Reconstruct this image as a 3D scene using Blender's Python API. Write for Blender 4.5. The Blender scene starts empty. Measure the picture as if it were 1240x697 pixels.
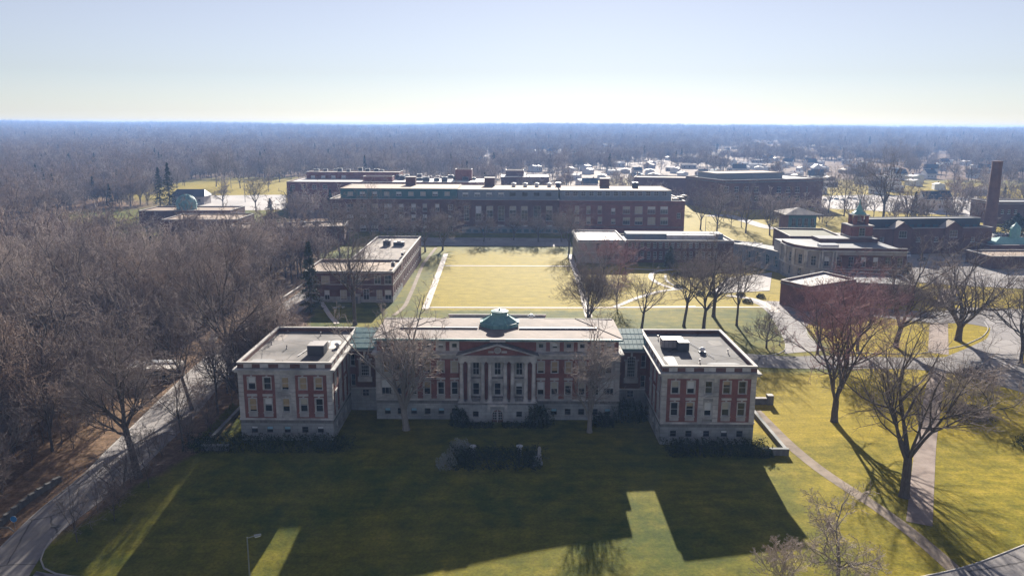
import bpy, math, random
import numpy as np
from mathutils import Vector, Matrix

random.seed(7); RNG = np.random.default_rng(7)
SC = bpy.context.scene; COL = SC.collection
R = math.radians

# ------------------------------------------------------------------ camera, sky, sun, exposure
CAM_H, CAM_P, CAM_R, FPX = 60.0, R(11.63), R(0.28), 964.44      # height, pitch down, roll, focal length in photo pixels
cam = bpy.data.cameras.new('camera'); camo = bpy.data.objects.new('camera', cam); COL.objects.link(camo)
cam.lens = 28.0; cam.sensor_width = 36.0; cam.clip_start = 1.0; cam.clip_end = 20000.0
camo.matrix_world = Matrix.Translation((0, 0, CAM_H)) @ Matrix.Rotation(math.pi/2 - CAM_P, 4, 'X') @ Matrix.Rotation(CAM_R, 4, 'Z')
SC.camera = camo

SUN_EL, SUN_AZ = R(20.5), R(5.4)                                  # azimuth from +Y towards +X
world = bpy.data.worlds.new('World'); SC.world = world; world.use_nodes = True
wn = world.node_tree; wn.nodes.clear()
sky = wn.nodes.new('ShaderNodeTexSky'); sky.sky_type = 'NISHITA'; sky.sun_disc = False
sky.sun_elevation = SUN_EL; sky.sun_rotation = SUN_AZ; sky.altitude = 200
sky.air_density = 1.0; sky.dust_density = 0.06; sky.ozone_density = 4.0
bg = wn.nodes.new('ShaderNodeBackground'); bg.inputs['Strength'].default_value = 0.05
wo = wn.nodes.new('ShaderNodeOutputWorld')
hsv = wn.nodes.new('ShaderNodeHueSaturation'); hsv.inputs['Saturation'].default_value = .5; hsv.inputs['Value'].default_value = .74; hsv.inputs['Hue'].default_value = .515
wn.links.new(sky.outputs[0], hsv.inputs['Color']); tnt = wn.nodes.new('ShaderNodeMix'); tnt.data_type = 'RGBA'; tnt.blend_type = 'MULTIPLY'; tnt.inputs[0].default_value = 1; tnt.inputs[7].default_value = (.985, .97, 1.02, 1)
wn.links.new(hsv.outputs[0], tnt.inputs[6]); wn.links.new(tnt.outputs[2], bg.inputs[0]); wn.links.new(bg.outputs[0], wo.inputs[0])
sl = bpy.data.lights.new('sun', 'SUN'); sl.energy = 5.0; sl.angle = R(0.53); sl.color = (1.0, 0.93, 0.82)
so = bpy.data.objects.new('sun', sl); COL.objects.link(so)
sd = Vector((math.sin(SUN_AZ)*math.cos(SUN_EL), math.cos(SUN_AZ)*math.cos(SUN_EL), math.sin(SUN_EL)))
so.rotation_euler = sd.to_track_quat('Z', 'Y').to_euler(); so.location = sd*300
SC.view_settings.view_transform = 'Standard'; SC.view_settings.look = 'None'
SC.view_settings.exposure = 1.38; SC.view_settings.gamma = 1.0
SC.render.engine = 'CYCLES'
SC.cycles.use_denoising = True
SC.cycles.max_bounces = 5; SC.cycles.diffuse_bounces = 2; SC.cycles.glossy_bounces = 2
SC.cycles.transparent_max_bounces = 6; SC.cycles.volume_bounces = 1; SC.cycles.transmission_bounces = 2
SC.cycles.volume_step_rate = 1.0

# ------------------------------------------------------------------ terrain and photo geometry
_fx = np.linspace(-400, 400, 801)
_ft = np.interp(_fx, [-400, -120, -60, -27, -16, 10, 25, 45, 150, 400], [-5, -5, -4.8, -4.2, -3.0, -.7, 0, 1.0, 1.3, 1.3])
_k = np.hanning(25); _k /= _k.sum(); _fs = np.convolve(np.pad(_ft, 12, 'edge'), _k, 'valid')
def sm(t):
    t = np.clip(t, 0, 1); return t*t*(3-2*t)
def terr(x, y):
    x = np.asarray(x, float); y = np.asarray(y, float)
    z = sm((141-y)/40)*np.interp(x, _fx, _fs)
    r = np.hypot(x, y)
    far = sm((r-2200)/3600)
    z = z + far*(24 + 7*np.sin(x/900+.6) + 5*np.sin(x/370+y/800) + 9*sm((-x-600)/2500))
    return z
def h(x, y): return float(terr(x, y))
def ray(px, py):
    u, v = px-620.0, py-348.5
    c, s = math.cos(CAM_R), math.sin(CAM_R)
    u, v = c*u+s*v, -s*u+c*v
    return u, FPX*math.cos(CAM_P)-v*math.sin(CAM_P), -FPX*math.sin(CAM_P)-v*math.cos(CAM_P)
def G(px, py, z=None):                                             # ground point seen at a photo pixel
    d = ray(px, py); zz = 0.0 if z is None else z
    for _ in range(12 if z is None else 1):
        t = (zz-CAM_H)/d[2]; x, y = d[0]*t, d[1]*t
        if z is None: zz = .5*zz+.5*h(x, y)
    return x, y, zz
def AY(px, py, Y):                                                 # (X, Z) on the vertical plane y = Y
    d = ray(px, py); t = Y/d[1]; return d[0]*t, CAM_H+d[2]*t

# ------------------------------------------------------------------ materials
MATS = {}
def mat(name, c1, c2=None, rough=.85, scale=1.0, bump=0.0, spec=.3, detail=6, c3=None, scale2=None, metal=0, brick=None, stretch=None, ramp=(.35, .65), crack=0):
    if name in MATS: return MATS[name]
    m = bpy.data.materials.new(name); m.use_nodes = True; nt = m.node_tree; N, L = nt.nodes, nt.links
    b = N['Principled BSDF']; b.inputs['Roughness'].default_value = rough; b.inputs['Specular IOR Level'].default_value = spec
    b.inputs['Metallic'].default_value = metal
    c4 = lambda c: (c[0], c[1], c[2], 1)
    b.inputs['Base Color'].default_value = c4(c1)
    if c2 is not None:
        tc = N.new('ShaderNodeTexCoord'); vec = tc.outputs['Object']
        if stretch:
            mp = N.new('ShaderNodeMapping'); mp.inputs['Scale'].default_value = stretch; L.new(vec, mp.inputs[0]); vec = mp.outputs[0]
        nz = N.new('ShaderNodeTexNoise'); nz.inputs['Scale'].default_value = scale; nz.inputs['Detail'].default_value = detail
        nz.inputs['Roughness'].default_value = .65; L.new(vec, nz.inputs['Vector'])
        rp = N.new('ShaderNodeValToRGB'); rp.color_ramp.elements[0].position = ramp[0]; rp.color_ramp.elements[1].position = ramp[1]
        rp.color_ramp.elements[0].color = c4(c1); rp.color_ramp.elements[1].color = c4(c2); L.new(nz.outputs[0], rp.inputs[0])
        out = rp.outputs[0]
        if c3 is not None:
            n2 = N.new('ShaderNodeTexNoise'); n2.inputs['Scale'].default_value = scale2 or scale*.13; n2.inputs['Detail'].default_value = 4; L.new(vec, n2.inputs['Vector'])
            r2 = N.new('ShaderNodeValToRGB'); r2.color_ramp.elements[0].position = .42; r2.color_ramp.elements[1].position = .66; L.new(n2.outputs[0], r2.inputs[0])
            mx = N.new('ShaderNodeMix'); mx.data_type = 'RGBA'; L.new(r2.outputs[0], mx.inputs[0]); L.new(out, mx.inputs[6]); mx.inputs[7].default_value = c4(c3); out = mx.outputs[2]
        if brick:                                                  # brick = (width, row height, mortar, mortar darkening)
            sp = N.new('ShaderNodeSeparateXYZ'); L.new(tc.outputs['Object'], sp.inputs[0])
            ad = N.new('ShaderNodeMath'); L.new(sp.outputs[0], ad.inputs[0]); L.new(sp.outputs[1], ad.inputs[1])
            cb = N.new('ShaderNodeCombineXYZ'); L.new(ad.outputs[0], cb.inputs[0]); L.new(sp.outputs[2], cb.inputs[1])
            bt = N.new('ShaderNodeTexBrick'); bt.inputs['Scale'].default_value = 1; bt.inputs['Brick Width'].default_value = brick[0]; bt.inputs['Row Height'].default_value = brick[1]
            bt.inputs['Mortar Size'].default_value = brick[2]; bt.inputs['Mortar Smooth'].default_value = .3
            bt.inputs['Color1'].default_value = (1, 1, 1, 1); bt.inputs['Color2'].default_value = (.84, .83, .82, 1); bt.inputs['Mortar'].default_value = (brick[3],)*3+(1,)
            L.new(cb.outputs[0], bt.inputs['Vector'])
            mx = N.new('ShaderNodeMix'); mx.data_type = 'RGBA'; mx.blend_type = 'MULTIPLY'; mx.inputs[0].default_value = 1
            L.new(out, mx.inputs[6]); L.new(bt.outputs['Color'], mx.inputs[7]); out = mx.outputs[2]
        if crack:
            nd = N.new('ShaderNodeTexNoise'); nd.inputs['Scale'].default_value = .6; nd.inputs['Detail'].default_value = 4; L.new(tc.outputs['Object'], nd.inputs['Vector'])
            vm = N.new('ShaderNodeMix'); vm.data_type = 'VECTOR'; vm.inputs[0].default_value = .35; L.new(tc.outputs['Object'], vm.inputs[4]); L.new(nd.outputs['Color'], vm.inputs[5])
            vo = N.new('ShaderNodeTexVoronoi'); vo.feature = 'DISTANCE_TO_EDGE'; vo.inputs['Scale'].default_value = crack; L.new(vm.outputs[1], vo.inputs['Vector'])
            rc = N.new('ShaderNodeValToRGB'); rc.color_ramp.elements[0].position = .006; rc.color_ramp.elements[0].color = (.42, .42, .42, 1); rc.color_ramp.elements[1].position = .02; rc.color_ramp.elements[1].color = (1, 1, 1, 1); L.new(vo.outputs['Distance'], rc.inputs[0])
            mx = N.new('ShaderNodeMix'); mx.data_type = 'RGBA'; mx.blend_type = 'MULTIPLY'; mx.inputs[0].default_value = 1; L.new(out, mx.inputs[6]); L.new(rc.outputs[0], mx.inputs[7]); out = mx.outputs[2]
        L.new(out, b.inputs['Base Color'])
        if bump:
            bp = N.new('ShaderNodeBump'); bp.inputs['Strength'].default_value = bump; bp.inputs['Distance'].default_value = .25
            L.new(nz.outputs[0], bp.inputs['Height']); L.new(bp.outputs[0], b.inputs['Normal'])
    MATS[name] = m; return m
def M(n): return MATS[n]
mat('stone', (.55, .52, .49), (.44, .42, .395), scale=.9, c3=(.24, .23, .22), scale2=.25, brick=(1.5, .5, .03, .62))
mat('stone_smooth', (.60, .57, .53), (.49, .465, .44), scale=1.2, c3=(.28, .27, .26), scale2=.3)
mat('stone_base', (.47, .47, .45), (.33, .335, .325), scale=.7, c3=(.24, .25, .245), scale2=.22, brick=(1.8, .75, .035, .6))
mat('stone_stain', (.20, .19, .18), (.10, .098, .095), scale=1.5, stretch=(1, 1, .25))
mat('stone_pale', (.46, .42, .39), (.37, .34, .32), scale=.5, c3=(.3, .28, .27), brick=(1.6, .8, .03, .7))
mat('brick', (.235, .088, .074), (.165, .064, .056), scale=2.5, c3=(.28, .115, .095), scale2=.5, brick=(.3, .1, .012, .8))
mat('brick_brown', (.15, .065, .05), (.10, .045, .038), scale=2.0, c3=(.18, .085, .065), scale2=.3, brick=(.4, .15, .012, .8))
mat('brick_dark', (.135, .062, .050), (.098, .046, .039), scale=1.2, c3=(.165, .08, .062), scale2=.2)
mat('roof_gravel', (.33, .28, .245), (.21, .185, .165), scale=.35, c3=(.42, .365, .32), scale2=.09, rough=.9, bump=.1, crack=.22, spec=.15)
mat('roof_bitumen', (.15, .135, .125), (.10, .092, .088), scale=.25, c3=(.25, .225, .21), scale2=.13, rough=.8, crack=.22, spec=.15)
mat('roof_sunny', (.56, .53, .50), (.45, .42, .40), scale=.5, rough=.6)
mat('roof_sandy', (.66, .54, .43), (.55, .44, .35), scale=.5, rough=.7)
mat('roof_dark', (.14, .13, .128), (.092, .086, .086), scale=.3, c3=(.20, .19, .185), scale2=.1, rough=.85, crack=.22, spec=.15)
mat('roof_tan', (.38, .27, .185), (.30, .215, .15), scale=.5, c3=(.24, .175, .13), scale2=.1, rough=.85)
mat('roof_tile', (.36, .285, .245), (.28, .22, .19), scale=.8, c3=(.21, .17, .155), scale2=.15, rough=.85, brick=(1.0, 200., .05, .72))
mat('roof_white', (.60, .56, .52), (.44, .41, .38), scale=.4, rough=.7)
mat('roof_grey', (.23, .23, .24), (.16, .16, .17), scale=.5, c3=(.3, .3, .3), rough=.8)
mat('roof_olive', (.16, .15, .09), (.11, .11, .07), scale=.5, rough=.85)
mat('copper', (.13, .29, .29), (.07, .17, .18), scale=1.1, stretch=(1.6, 1.6, .35), c3=(.23, .40, .37), scale2=.4, rough=.6, spec=.4)
mat('copper_light', (.22, .44, .40), (.15, .34, .31), scale=1.2, rough=.6)
mat('teal_panel', (.05, .155, .15), (.04, .12, .125), scale=1.5, rough=.6)
mat('grey_panel', (.22, .25, .28), (.16, .185, .21), scale=1.5, rough=.5)
mat('coping', (.52, .48, .44), (.40, .37, .34), scale=1.0, rough=.8)
mat('glass', (.016, .020, .024), rough=.07, spec=.6)
mat('glass_blue', (.05, .12, .15), rough=.15, spec=.6)
mat('frame_white', (.56, .55, .52), rough=.6)
mat('frame_dark', (.10, .10, .10), rough=.6)
mat('blind_white', (.66, .66, .64), rough=.8)
mat('blind_tan_reflection', (.48, .36, .21), (.34, .24, .13), scale=1.2, rough=.8)  # tan blinds; the orange tone also stands for lit reflections in the panes
mat('blind_cream', (.50, .46, .36), (.40, .36, .28), scale=1.2, rough=.8)
mat('blind_blue', (.25, .44, .52), rough=.5)
mat('door_wood', (.17, .09, .06), (.12, .06, .045), scale=3, rough=.6)
mat('unit_metal', (.34, .30, .28), (.26, .24, .23), scale=1.5, rough=.5, metal=.2)
mat('unit_white', (.70, .69, .66), (.55, .54, .52), scale=1.5, rough=.5)
mat('unit_dark', (.05, .055, .065), rough=.5)
mat('asphalt', (.225, .205, .20), (.16, .148, .145), scale=.35, c3=(.30, .275, .265), scale2=.06, rough=.85, bump=.05, crack=.16, spec=.08)
mat('asphalt_old', (.30, .275, .265), (.205, .19, .185), scale=.25, c3=(.37, .34, .325), scale2=.07, rough=.8, bump=.08, crack=.2, spec=.08)
mat('concrete', (.62, .55, .49), (.52, .46, .41), scale=.9, rough=.85)
mat('concrete_lot', (.52, .47, .43), (.42, .38, .35), scale=.12, c3=(.36, .33, .31), scale2=.04, rough=.9)
mat('brick_path', (.27, .20, .165), (.20, .15, .125), scale=1.5, c3=(.32, .25, .21), scale2=.3, rough=.9, bump=.1)
mat('dirt_path', (.26, .195, .145), (.17, .135, .10), scale=.9, c3=(.32, .25, .19), scale2=.25, rough=.95, bump=.1)
mat('kerb', (.44, .41, .38), (.33, .31, .29), scale=1.0, rough=.85)
mat('bark', (.145, .122, .108), (.085, .072, .065), scale=5, stretch=(1, 1, .25), rough=.95, bump=.4, spec=.15)
mat('bark_pale', (.30, .27, .235), (.20, .18, .16), scale=5, stretch=(1, 1, .25), rough=.95, bump=.4, spec=.15)
mat('twig', (.28, .228, .205), (.205, .168, .155), scale=.5, rough=.9, spec=.15)
mat('twig_pale', (.46, .38, .33), (.36, .295, .26), scale=.5, rough=.9, spec=.15)
mat('twig_red', (.36, .20, .20), (.27, .15, .155), scale=.5, rough=.9, spec=.15)
mat('twig_brown', (.30, .22, .178), (.22, .165, .135), scale=.5, rough=.9, spec=.15)
mat('needle', (.028, .045, .022), (.016, .028, .016), scale=.8, rough=.8, spec=.2)
mat('needle_olive', (.075, .085, .035), (.045, .055, .025), scale=.8, rough=.8, spec=.2)
mat('shrub_green', (.034, .052, .020), (.018, .028, .011), scale=1.2, rough=1, spec=.03)
mat('shrub_pale', (.36, .37, .32), (.24, .25, .21), scale=1.2, rough=.85, spec=.2)
mat('shrub_brown', (.15, .105, .075), (.10, .07, .05), scale=1.2, rough=.9, spec=.15)
mat('moss_lit_grass', (.19, .19, .035), (.12, .13, .025), scale=1.2, rough=.95, bump=.2)
mat('white_paint', (.70, .70, .68), (.58, .58, .57), scale=1, rough=.6)
mat('house_blue_roof', (.045, .075, .11), (.035, .055, .08), scale=1, rough=.7)
mat('metal_grey', (.30, .31, .32), rough=.45, metal=.5)
mat('metal_white', (.72, .72, .72), rough=.4)
mat('sign_blue', (.04, .22, .50), rough=.4)
mat('rubber', (.02, .02, .02), rough=.8)
mat('car_white', (.70, .70, .70), rough=.25, spec=.5)
mat('car_silver', (.40, .41, .43), rough=.25, spec=.5)
mat('car_dark', (.035, .04, .05), rough=.2, spec=.5)
mat('car_red', (.28, .03, .03), rough=.25, spec=.5)
mat('car_blue', (.10, .22, .36), rough=.25, spec=.5)
mat('lens_white', (.8, .8, .78), rough=.2)

def ground_material():
    m = bpy.data.materials.new('ground'); m.use_nodes = True; nt = m.node_tree; N, L = nt.nodes, nt.links
    b = N['Principled BSDF']; b.inputs['Roughness'].default_value = .8; b.inputs['Specular IOR Level'].default_value = .03; b.inputs['Specular Tint'].default_value = (1, .86, .35, 1)
    tc = N.new('ShaderNodeTexCoord'); at = N.new('ShaderNodeVertexColor'); at.layer_name = 'zone'
    sep = N.new('ShaderNodeSeparateColor'); L.new(at.outputs[0], sep.inputs[0])
    def noise(s, d=6, r=.62):
        n = N.new('ShaderNodeTexNoise'); n.inputs['Scale'].default_value = s; n.inputs['Detail'].default_value = d; n.inputs['Roughness'].default_value = r
        L.new(tc.outputs['Object'], n.inputs['Vector']); return n.outputs[0]
    def ramp(f, stops):
        r = N.new('ShaderNodeValToRGB'); e = r.color_ramp.elements
        for i, (p, c) in enumerate(stops):
            el = e[i] if i < 2 else e.new(p)
            el.position = p; el.color = (*c, 1)
        L.new(f, r.inputs[0]); return r.outputs[0]
    def mix(f, a, c, blend='MIX', fac=None):
        x = N.new('ShaderNodeMix'); x.data_type = 'RGBA'; x.blend_type = blend
        if fac is not None: x.inputs[0].default_value = fac
        else: L.new(f, x.inputs[0])
        L.new(a, x.inputs[6]); L.new(c, x.inputs[7]); return x.outputs[2]
    big, mid, fine = noise(.035, 5), noise(.28, 6), noise(2.2, 6, .7)
    green = ramp(mid, [(.3, (.054, .078, .014)), (.5, (.094, .112, .018)), (.72, (.15, .147, .026))])
    dry = ramp(mid, [(.3, (.27, .21, .016)), (.55, (.36, .272, .025)), (.75, (.43, .32, .05))])
    lit = ramp(noise(.5, 8, .75), [(.3, (.11, .072, .05)), (.5, (.20, .13, .088)), (.7, (.34, .23, .155))])
    def edge(ch, width=.35):
        a = N.new('ShaderNodeMath'); a.operation = 'MULTIPLY_ADD'; L.new(mid, a.inputs[0]); a.inputs[1].default_value = width; a.inputs[2].default_value = -width*.5
        c = N.new('ShaderNodeMath'); L.new(ch, c.inputs[0]); L.new(a.outputs[0], c.inputs[1])
        r = N.new('ShaderNodeValToRGB'); r.color_ramp.elements[0].position = .3; r.color_ramp.elements[1].position = .7; L.new(c.outputs[0], r.inputs[0]); return r.outputs[0]
    patch = ramp(big, [(.40, (0, 0, 0)), (.62, (.38, .38, .38))])
    g2 = mix(patch, green, dry)
    c = mix(edge(sep.outputs[1]), g2, dry)
    c = mix(edge(sep.outputs[0], .8), c, lit)
    fr = ramp(fine, [(.3, (.55, .56, .58)), (.7, (1.3, 1.28, 1.22))])
    c = mix(None, c, fr, 'MULTIPLY', 1.0)
    mpn = N.new('ShaderNodeMapping'); mpn.inputs['Scale'].default_value = (.09, .75, 1); L.new(tc.outputs['Object'], mpn.inputs[0])
    ns = N.new('ShaderNodeTexNoise'); ns.inputs['Scale'].default_value = 1.0; ns.inputs['Detail'].default_value = 5; L.new(mpn.outputs[0], ns.inputs['Vector'])
    c = mix(None, c, ramp(ns.outputs[0], [(.35, (.84, .86, .84)), (.65, (1.12, 1.1, 1.08))]), 'MULTIPLY', 1.0)
    sp_ = ramp(noise(6.0, 2, .5), [(.66, (0, 0, 0)), (.72, (.7, .7, .7))]); br = N.new('ShaderNodeRGB'); br.outputs[0].default_value = (.20, .15, .07, 1); c = mix(sp_, c, br.outputs[0])
    L.new(c, b.inputs['Base Color'])
    bp = N.new('ShaderNodeBump'); bp.inputs['Strength'].default_value = .35; bp.inputs['Distance'].default_value = .12
    L.new(fine, bp.inputs['Height']); L.new(bp.outputs[0], b.inputs['Normal'])
    return m

# ------------------------------------------------------------------ mesh helpers
def mesh_np(name, V, F, mats, mi=None, smooth=False):
    """V (n,3); F (m,4) quads; mi material index per face"""
    V = np.asarray(V, np.float32); F = np.asarray(F, np.int32); k = F.shape[1]
    me = bpy.data.meshes.new(name); me.vertices.add(len(V)); me.vertices.foreach_set('co', V.ravel())
    me.loops.add(F.size); me.loops.foreach_set('vertex_index', F.ravel())
    me.polygons.add(len(F)); me.polygons.foreach_set('loop_start', np.arange(0, F.size, k, dtype=np.int32))
    for m in mats: me.materials.append(M(m) if isinstance(m, str) else m)
    if mi is not None: me.polygons.foreach_set('material_index', np.asarray(mi, np.int32))
    if smooth: me.polygons.foreach_set('use_smooth', np.ones(len(F), bool))
    me.update(calc_edges=True); return me

class MB:
    """collects faces in several materials, then links ONE mesh object"""
    def __init__(s): s.V = []; s.F = []; s.I = []; s.m = []
    def mi(s, m):
        if m not in s.m: s.m.append(m)
        return s.m.index(m)
    def face(s, pts, m):
        n = len(s.V); s.V += [tuple(p) for p in pts]; s.F.append(tuple(range(n, n+len(pts)))); s.I.append(s.mi(m))
    def box(s, x0, x1, y0, y1, z0, z1, m, top=None, bottom=True):
        n = len(s.V); s.V += [(x0, y0, z0), (x1, y0, z0), (x1, y1, z0), (x0, y1, z0), (x0, y0, z1), (x1, y0, z1), (x1, y1, z1), (x0, y1, z1)]
        k = s.mi(m)
        for f in ((0, 1, 5, 4), (1, 2, 6, 5), (2, 3, 7, 6), (3, 0, 4, 7)): s.F.append(tuple(n+i for i in f)); s.I.append(k)
        s.F.append((n+4, n+5, n+6, n+7)); s.I.append(s.mi(top) if top else k)
        if bottom: s.F.append((n+3, n+2, n+1, n)); s.I.append(k)
    def obox(s, p, d, u0, u1, n0, n1, z0, z1, m):
        """box along direction d from p: u along, n outward (right of d)"""
        nx, ny = d[1], -d[0]; q = lambda u, n, z: (p[0]+d[0]*u+nx*n, p[1]+d[1]*u+ny*n, z)
        v = [q(u0, n1, z0), q(u1, n1, z0), q(u1, n0, z0), q(u0, n0, z0), q(u0, n1, z1), q(u1, n1, z1), q(u1, n0, z1), q(u0, n0, z1)]
        b = len(s.V); s.V += v; k = s.mi(m)
        for f in ((0, 1, 5, 4), (1, 2, 6, 5), (2, 3, 7, 6), (3, 0, 4, 7), (4, 5, 6, 7), (3, 2, 1, 0)): s.F.append(tuple(b+i for i in f)); s.I.append(k)
    def tube(s, a, b, r0, r1, m, n=8, cap=True):
        a, b = Vector(a), Vector(b); t = (b-a).normalized(); u = t.orthogonal().normalized(); w = t.cross(u); k = s.mi(m); o = len(s.V)
        for p, r in ((a, r0), (b, r1)):
            for i in range(n):
                q = p+(u*math.cos(2*math.pi*i/n)+w*math.sin(2*math.pi*i/n))*r; s.V.append(tuple(q))
        for i in range(n): s.F.append((o+i, o+(i+1) % n, o+n+(i+1) % n, o+n+i)); s.I.append(k)
        if cap: s.F.append(tuple(o+n+i for i in range(n))); s.I.append(k); s.F.append(tuple(o+n-1-i for i in range(n))); s.I.append(k)
    def lathe(s, c, prof, m, n=16, ph=0.0, mats=None):
        o = len(s.V); 
        for r, z in prof:
            for i in range(n): a = ph+2*math.pi*i/n; s.V.append((c[0]+r*math.cos(a), c[1]+r*math.sin(a), c[2]+z))
        for j in range(len(prof)-1):
            k = s.mi(mats[j] if mats else m)
            for i in range(n): s.F.append((o+j*n+i, o+j*n+(i+1) % n, o+(j+1)*n+(i+1) % n, o+(j+1)*n+i)); s.I.append(k)
        s.F.append(tuple(o+(len(prof)-1)*n+i for i in range(n))); s.I.append(s.mi(m))
        s.F.append(tuple(o+n-1-i for i in range(n))); s.I.append(s.mi(m))
    def mesh(s, name, smooth=False):
        me = bpy.data.meshes.new(name); me.from_pydata(s.V, [], s.F)
        for m in s.m: me.materials.append(M(m) if isinstance(m, str) else m)
        me.polygons.foreach_set('material_index', s.I)
        if smooth: me.polygons.foreach_set('use_smooth', [True]*len(s.F))
        me.update(); return me
    def build(s, name, parent=None, smooth=False):
        return link(name, s.mesh(name, smooth), parent)

def link(name, me, parent=None, loc=None, rz=0.0, local=False):
    o = bpy.data.objects.new(name, me); COL.objects.link(o)
    if loc is not None: o.location = loc
    if rz: o.rotation_euler = (0, 0, rz)
    if parent is not None:
        o.parent = parent
        if not local: o.matrix_parent_inverse = Matrix.Translation(-Vector(parent.location))   # meshes of fixed things are in world coordinates
    return o
def thing(name, label, cat, loc, group=None, rz=0.0):
    o = bpy.data.objects.new(name, None); COL.objects.link(o); o.location = loc; o.rotation_euler = (0, 0, rz); o.empty_display_size = .5
    return tag(o, label, cat, group)
def tag(o, label, cat, group=None):
    o['label'] = label; o['category'] = cat
    if group: o['group'] = group
    return o
def struct(o, kind='structure'): o['kind'] = kind; return o
def copy_thing(root, loc, rz=0.0, label=None, scale=None, group=None):
    r = root.copy(); COL.objects.link(r); r.location = loc; r.rotation_euler = (0, 0, rz)
    if scale: r.scale = scale
    if label: r['label'] = label
    if group: r['group'] = group
    for ch in list(root.children):
        c = ch.copy(); COL.objects.link(c); c.parent = r
        for gch in list(ch.children):
            d = gch.copy(); COL.objects.link(d); d.parent = c
    return r

# ------------------------------------------------------------------ ground
def in_poly(X, Y, poly):
    ins = np.zeros(X.shape, bool); n = len(poly)
    for i in range(n):
        x0, y0 = poly[i]; x1, y1 = poly[(i+1) % n]
        if y0 == y1: continue
        ins ^= ((Y < y0) != (Y < y1)) & (X < (x1-x0)*(Y-y0)/(y1-y0)+x0)
    return ins
CAMPUS = [(-84, -60), (-80, 100), (-69.5, 116), (-64, 128), (-57.5, 140), (-58, 176), (-62, 235), (-72, 300), (-92, 372), (-102, 500), (-60, 505), (700, 470), (420, 300), (330, 60), (300, -60)]
LAWN_GAPS = [[(-185, 325), (-120, 322), (-112, 352), (-190, 358)], [(-270, 395), (-170, 398), (-120, 420), (-130, 470), (-160, 560), (-300, 560)], [(-330, 640), (-180, 560), (-60, 560), (-60, 900), (-330, 900)]]
DRY = [[(-31, 256), (28, 256), (28, 376), (-31, 376)], [(28, 256), (100, 262), (100, 330), (45, 340), (28, 330)], [(90, 190), (190, 190), (190, 330), (90, 330)], [(45, 150), (130, 150), (150, 190), (45, 190)],
       [(-330, 620), (-60, 560), (-60, 900), (-330, 900)], [(60, 400), (420, 400), (600, 900), (60, 900)]]
def grid_axis(lo, hi, step, far, n):
    a = np.arange(lo, hi+.1, step); t = np.linspace(0, 1, n+1)[1:]
    up = hi+(far-hi)*t**2.6; dn = lo-(far+lo)*t**2.6
    return np.concatenate([dn[::-1], a, up])
gx = grid_axis(-140, 180, 2.0, 6900, 44); gy = np.concatenate([np.array([-6900, -3000, -1200, -500, -200, -80, -20]), np.arange(0, 330, 2.0), 330+(6900-330)*np.linspace(0, 1, 90)**2.2])
GX, GY = np.meshgrid(gx, gy); GZ = terr(GX, GY)
nx, ny = len(gx), len(gy); idx = np.arange(nx*ny).reshape(ny, nx)
quads = np.stack([idx[:-1, :-1], idx[:-1, 1:], idx[1:, 1:], idx[1:, :-1]], -1).reshape(-1, 4)
gm = mesh_np('ground', np.stack([GX, GY, GZ], -1).reshape(-1, 3), quads, [ground_material()], smooth=True)
litter = ~in_poly(GX, GY, CAMPUS)
for p in LAWN_GAPS: litter &= ~in_poly(GX, GY, p)
litter &= ~((GX > 90) & (GY > 420) & (GY < 900))
dry = np.zeros(GX.shape, bool)
for p in DRY: dry |= in_poly(GX, GY, p)
zc = np.zeros((nx*ny, 4), np.float32); dry = dry.astype(np.float32); dry[(GX > 44) & (GY < 152) & (dry < .5)] = .5; litter = litter.astype(np.float32)  # sunlit yellow of the right front lawn painted in as half-dry grass
def blur(a, n):
    for _ in range(n): a = np.pad(a, 1, 'edge'); a = (a[1:-1, 1:-1]*2+a[:-2, 1:-1]+a[2:, 1:-1]+a[1:-1, :-2]+a[1:-1, 2:])/6
    return a
zc[:, 0] = blur(litter, 2).ravel(); zc[:, 1] = blur(dry, 9).ravel(); zc[:, 3] = 1
ca = gm.color_attributes.new('zone', 'FLOAT_COLOR', 'POINT'); ca.data.foreach_set('color', zc.ravel())
struct(link('ground', gm))

LIFT = [0.03]
def lift():
    LIFT[0] += .004; return LIFT[0]
def resample(pts, step=2.0):
    P = [np.array(p[:2], float) for p in pts]; out = [P[0]]
    for a, b in zip(P, P[1:]):
        n = max(1, int(np.linalg.norm(b-a)/step))
        for i in range(1, n+1): out.append(a+(b-a)*i/n)
    out = np.array(out)
    for _ in range(3): out[1:-1] = .25*out[:-2]+.5*out[1:-1]+.25*out[2:]
    return out
def two_edges(name, left, right, m, lf=None):                      # a surface between two edge lines with the same number of points, draped on the terrain
    lf = lf or lift(); n = max(len(resample(left)), len(resample(right)))
    def rs(p):
        p = resample(p); s = np.concatenate([[0], np.cumsum(np.linalg.norm(np.diff(p, axis=0), axis=1))]); t = np.linspace(0, s[-1], n)
        return np.stack([np.interp(t, s, p[:, 0]), np.interp(t, s, p[:, 1])], -1)
    a, b = rs(left), rs(right); K = 5; V = []
    for i in range(n):
        for k in range(K):
            q = a[i]+(b[i]-a[i])*k/(K-1); V.append((q[0], q[1], h(*q)+lf))
    F = [(i*K+k, i*K+k+1, (i+1)*K+k+1, (i+1)*K+k) for i in range(n-1) for k in range(K-1)]
    me = mesh_np(name, V, F, [m])
    if len(me.polygons) and me.polygons[0].normal.z < 0: me.flip_normals()
    return struct(link(name, me)), a, b
def offset(pts, d):
    p = np.asarray(pts); t = np.gradient(p, axis=0); t /= np.linalg.norm(t, axis=1)[:, None]+1e-9
    return p+np.stack([t[:, 1], -t[:, 0]], -1)*d
def strip(name, pts, w, m, lf=None):
    p = resample(pts); return two_edges(name, offset(p, -w/2), offset(p, w/2), m, lf)
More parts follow.
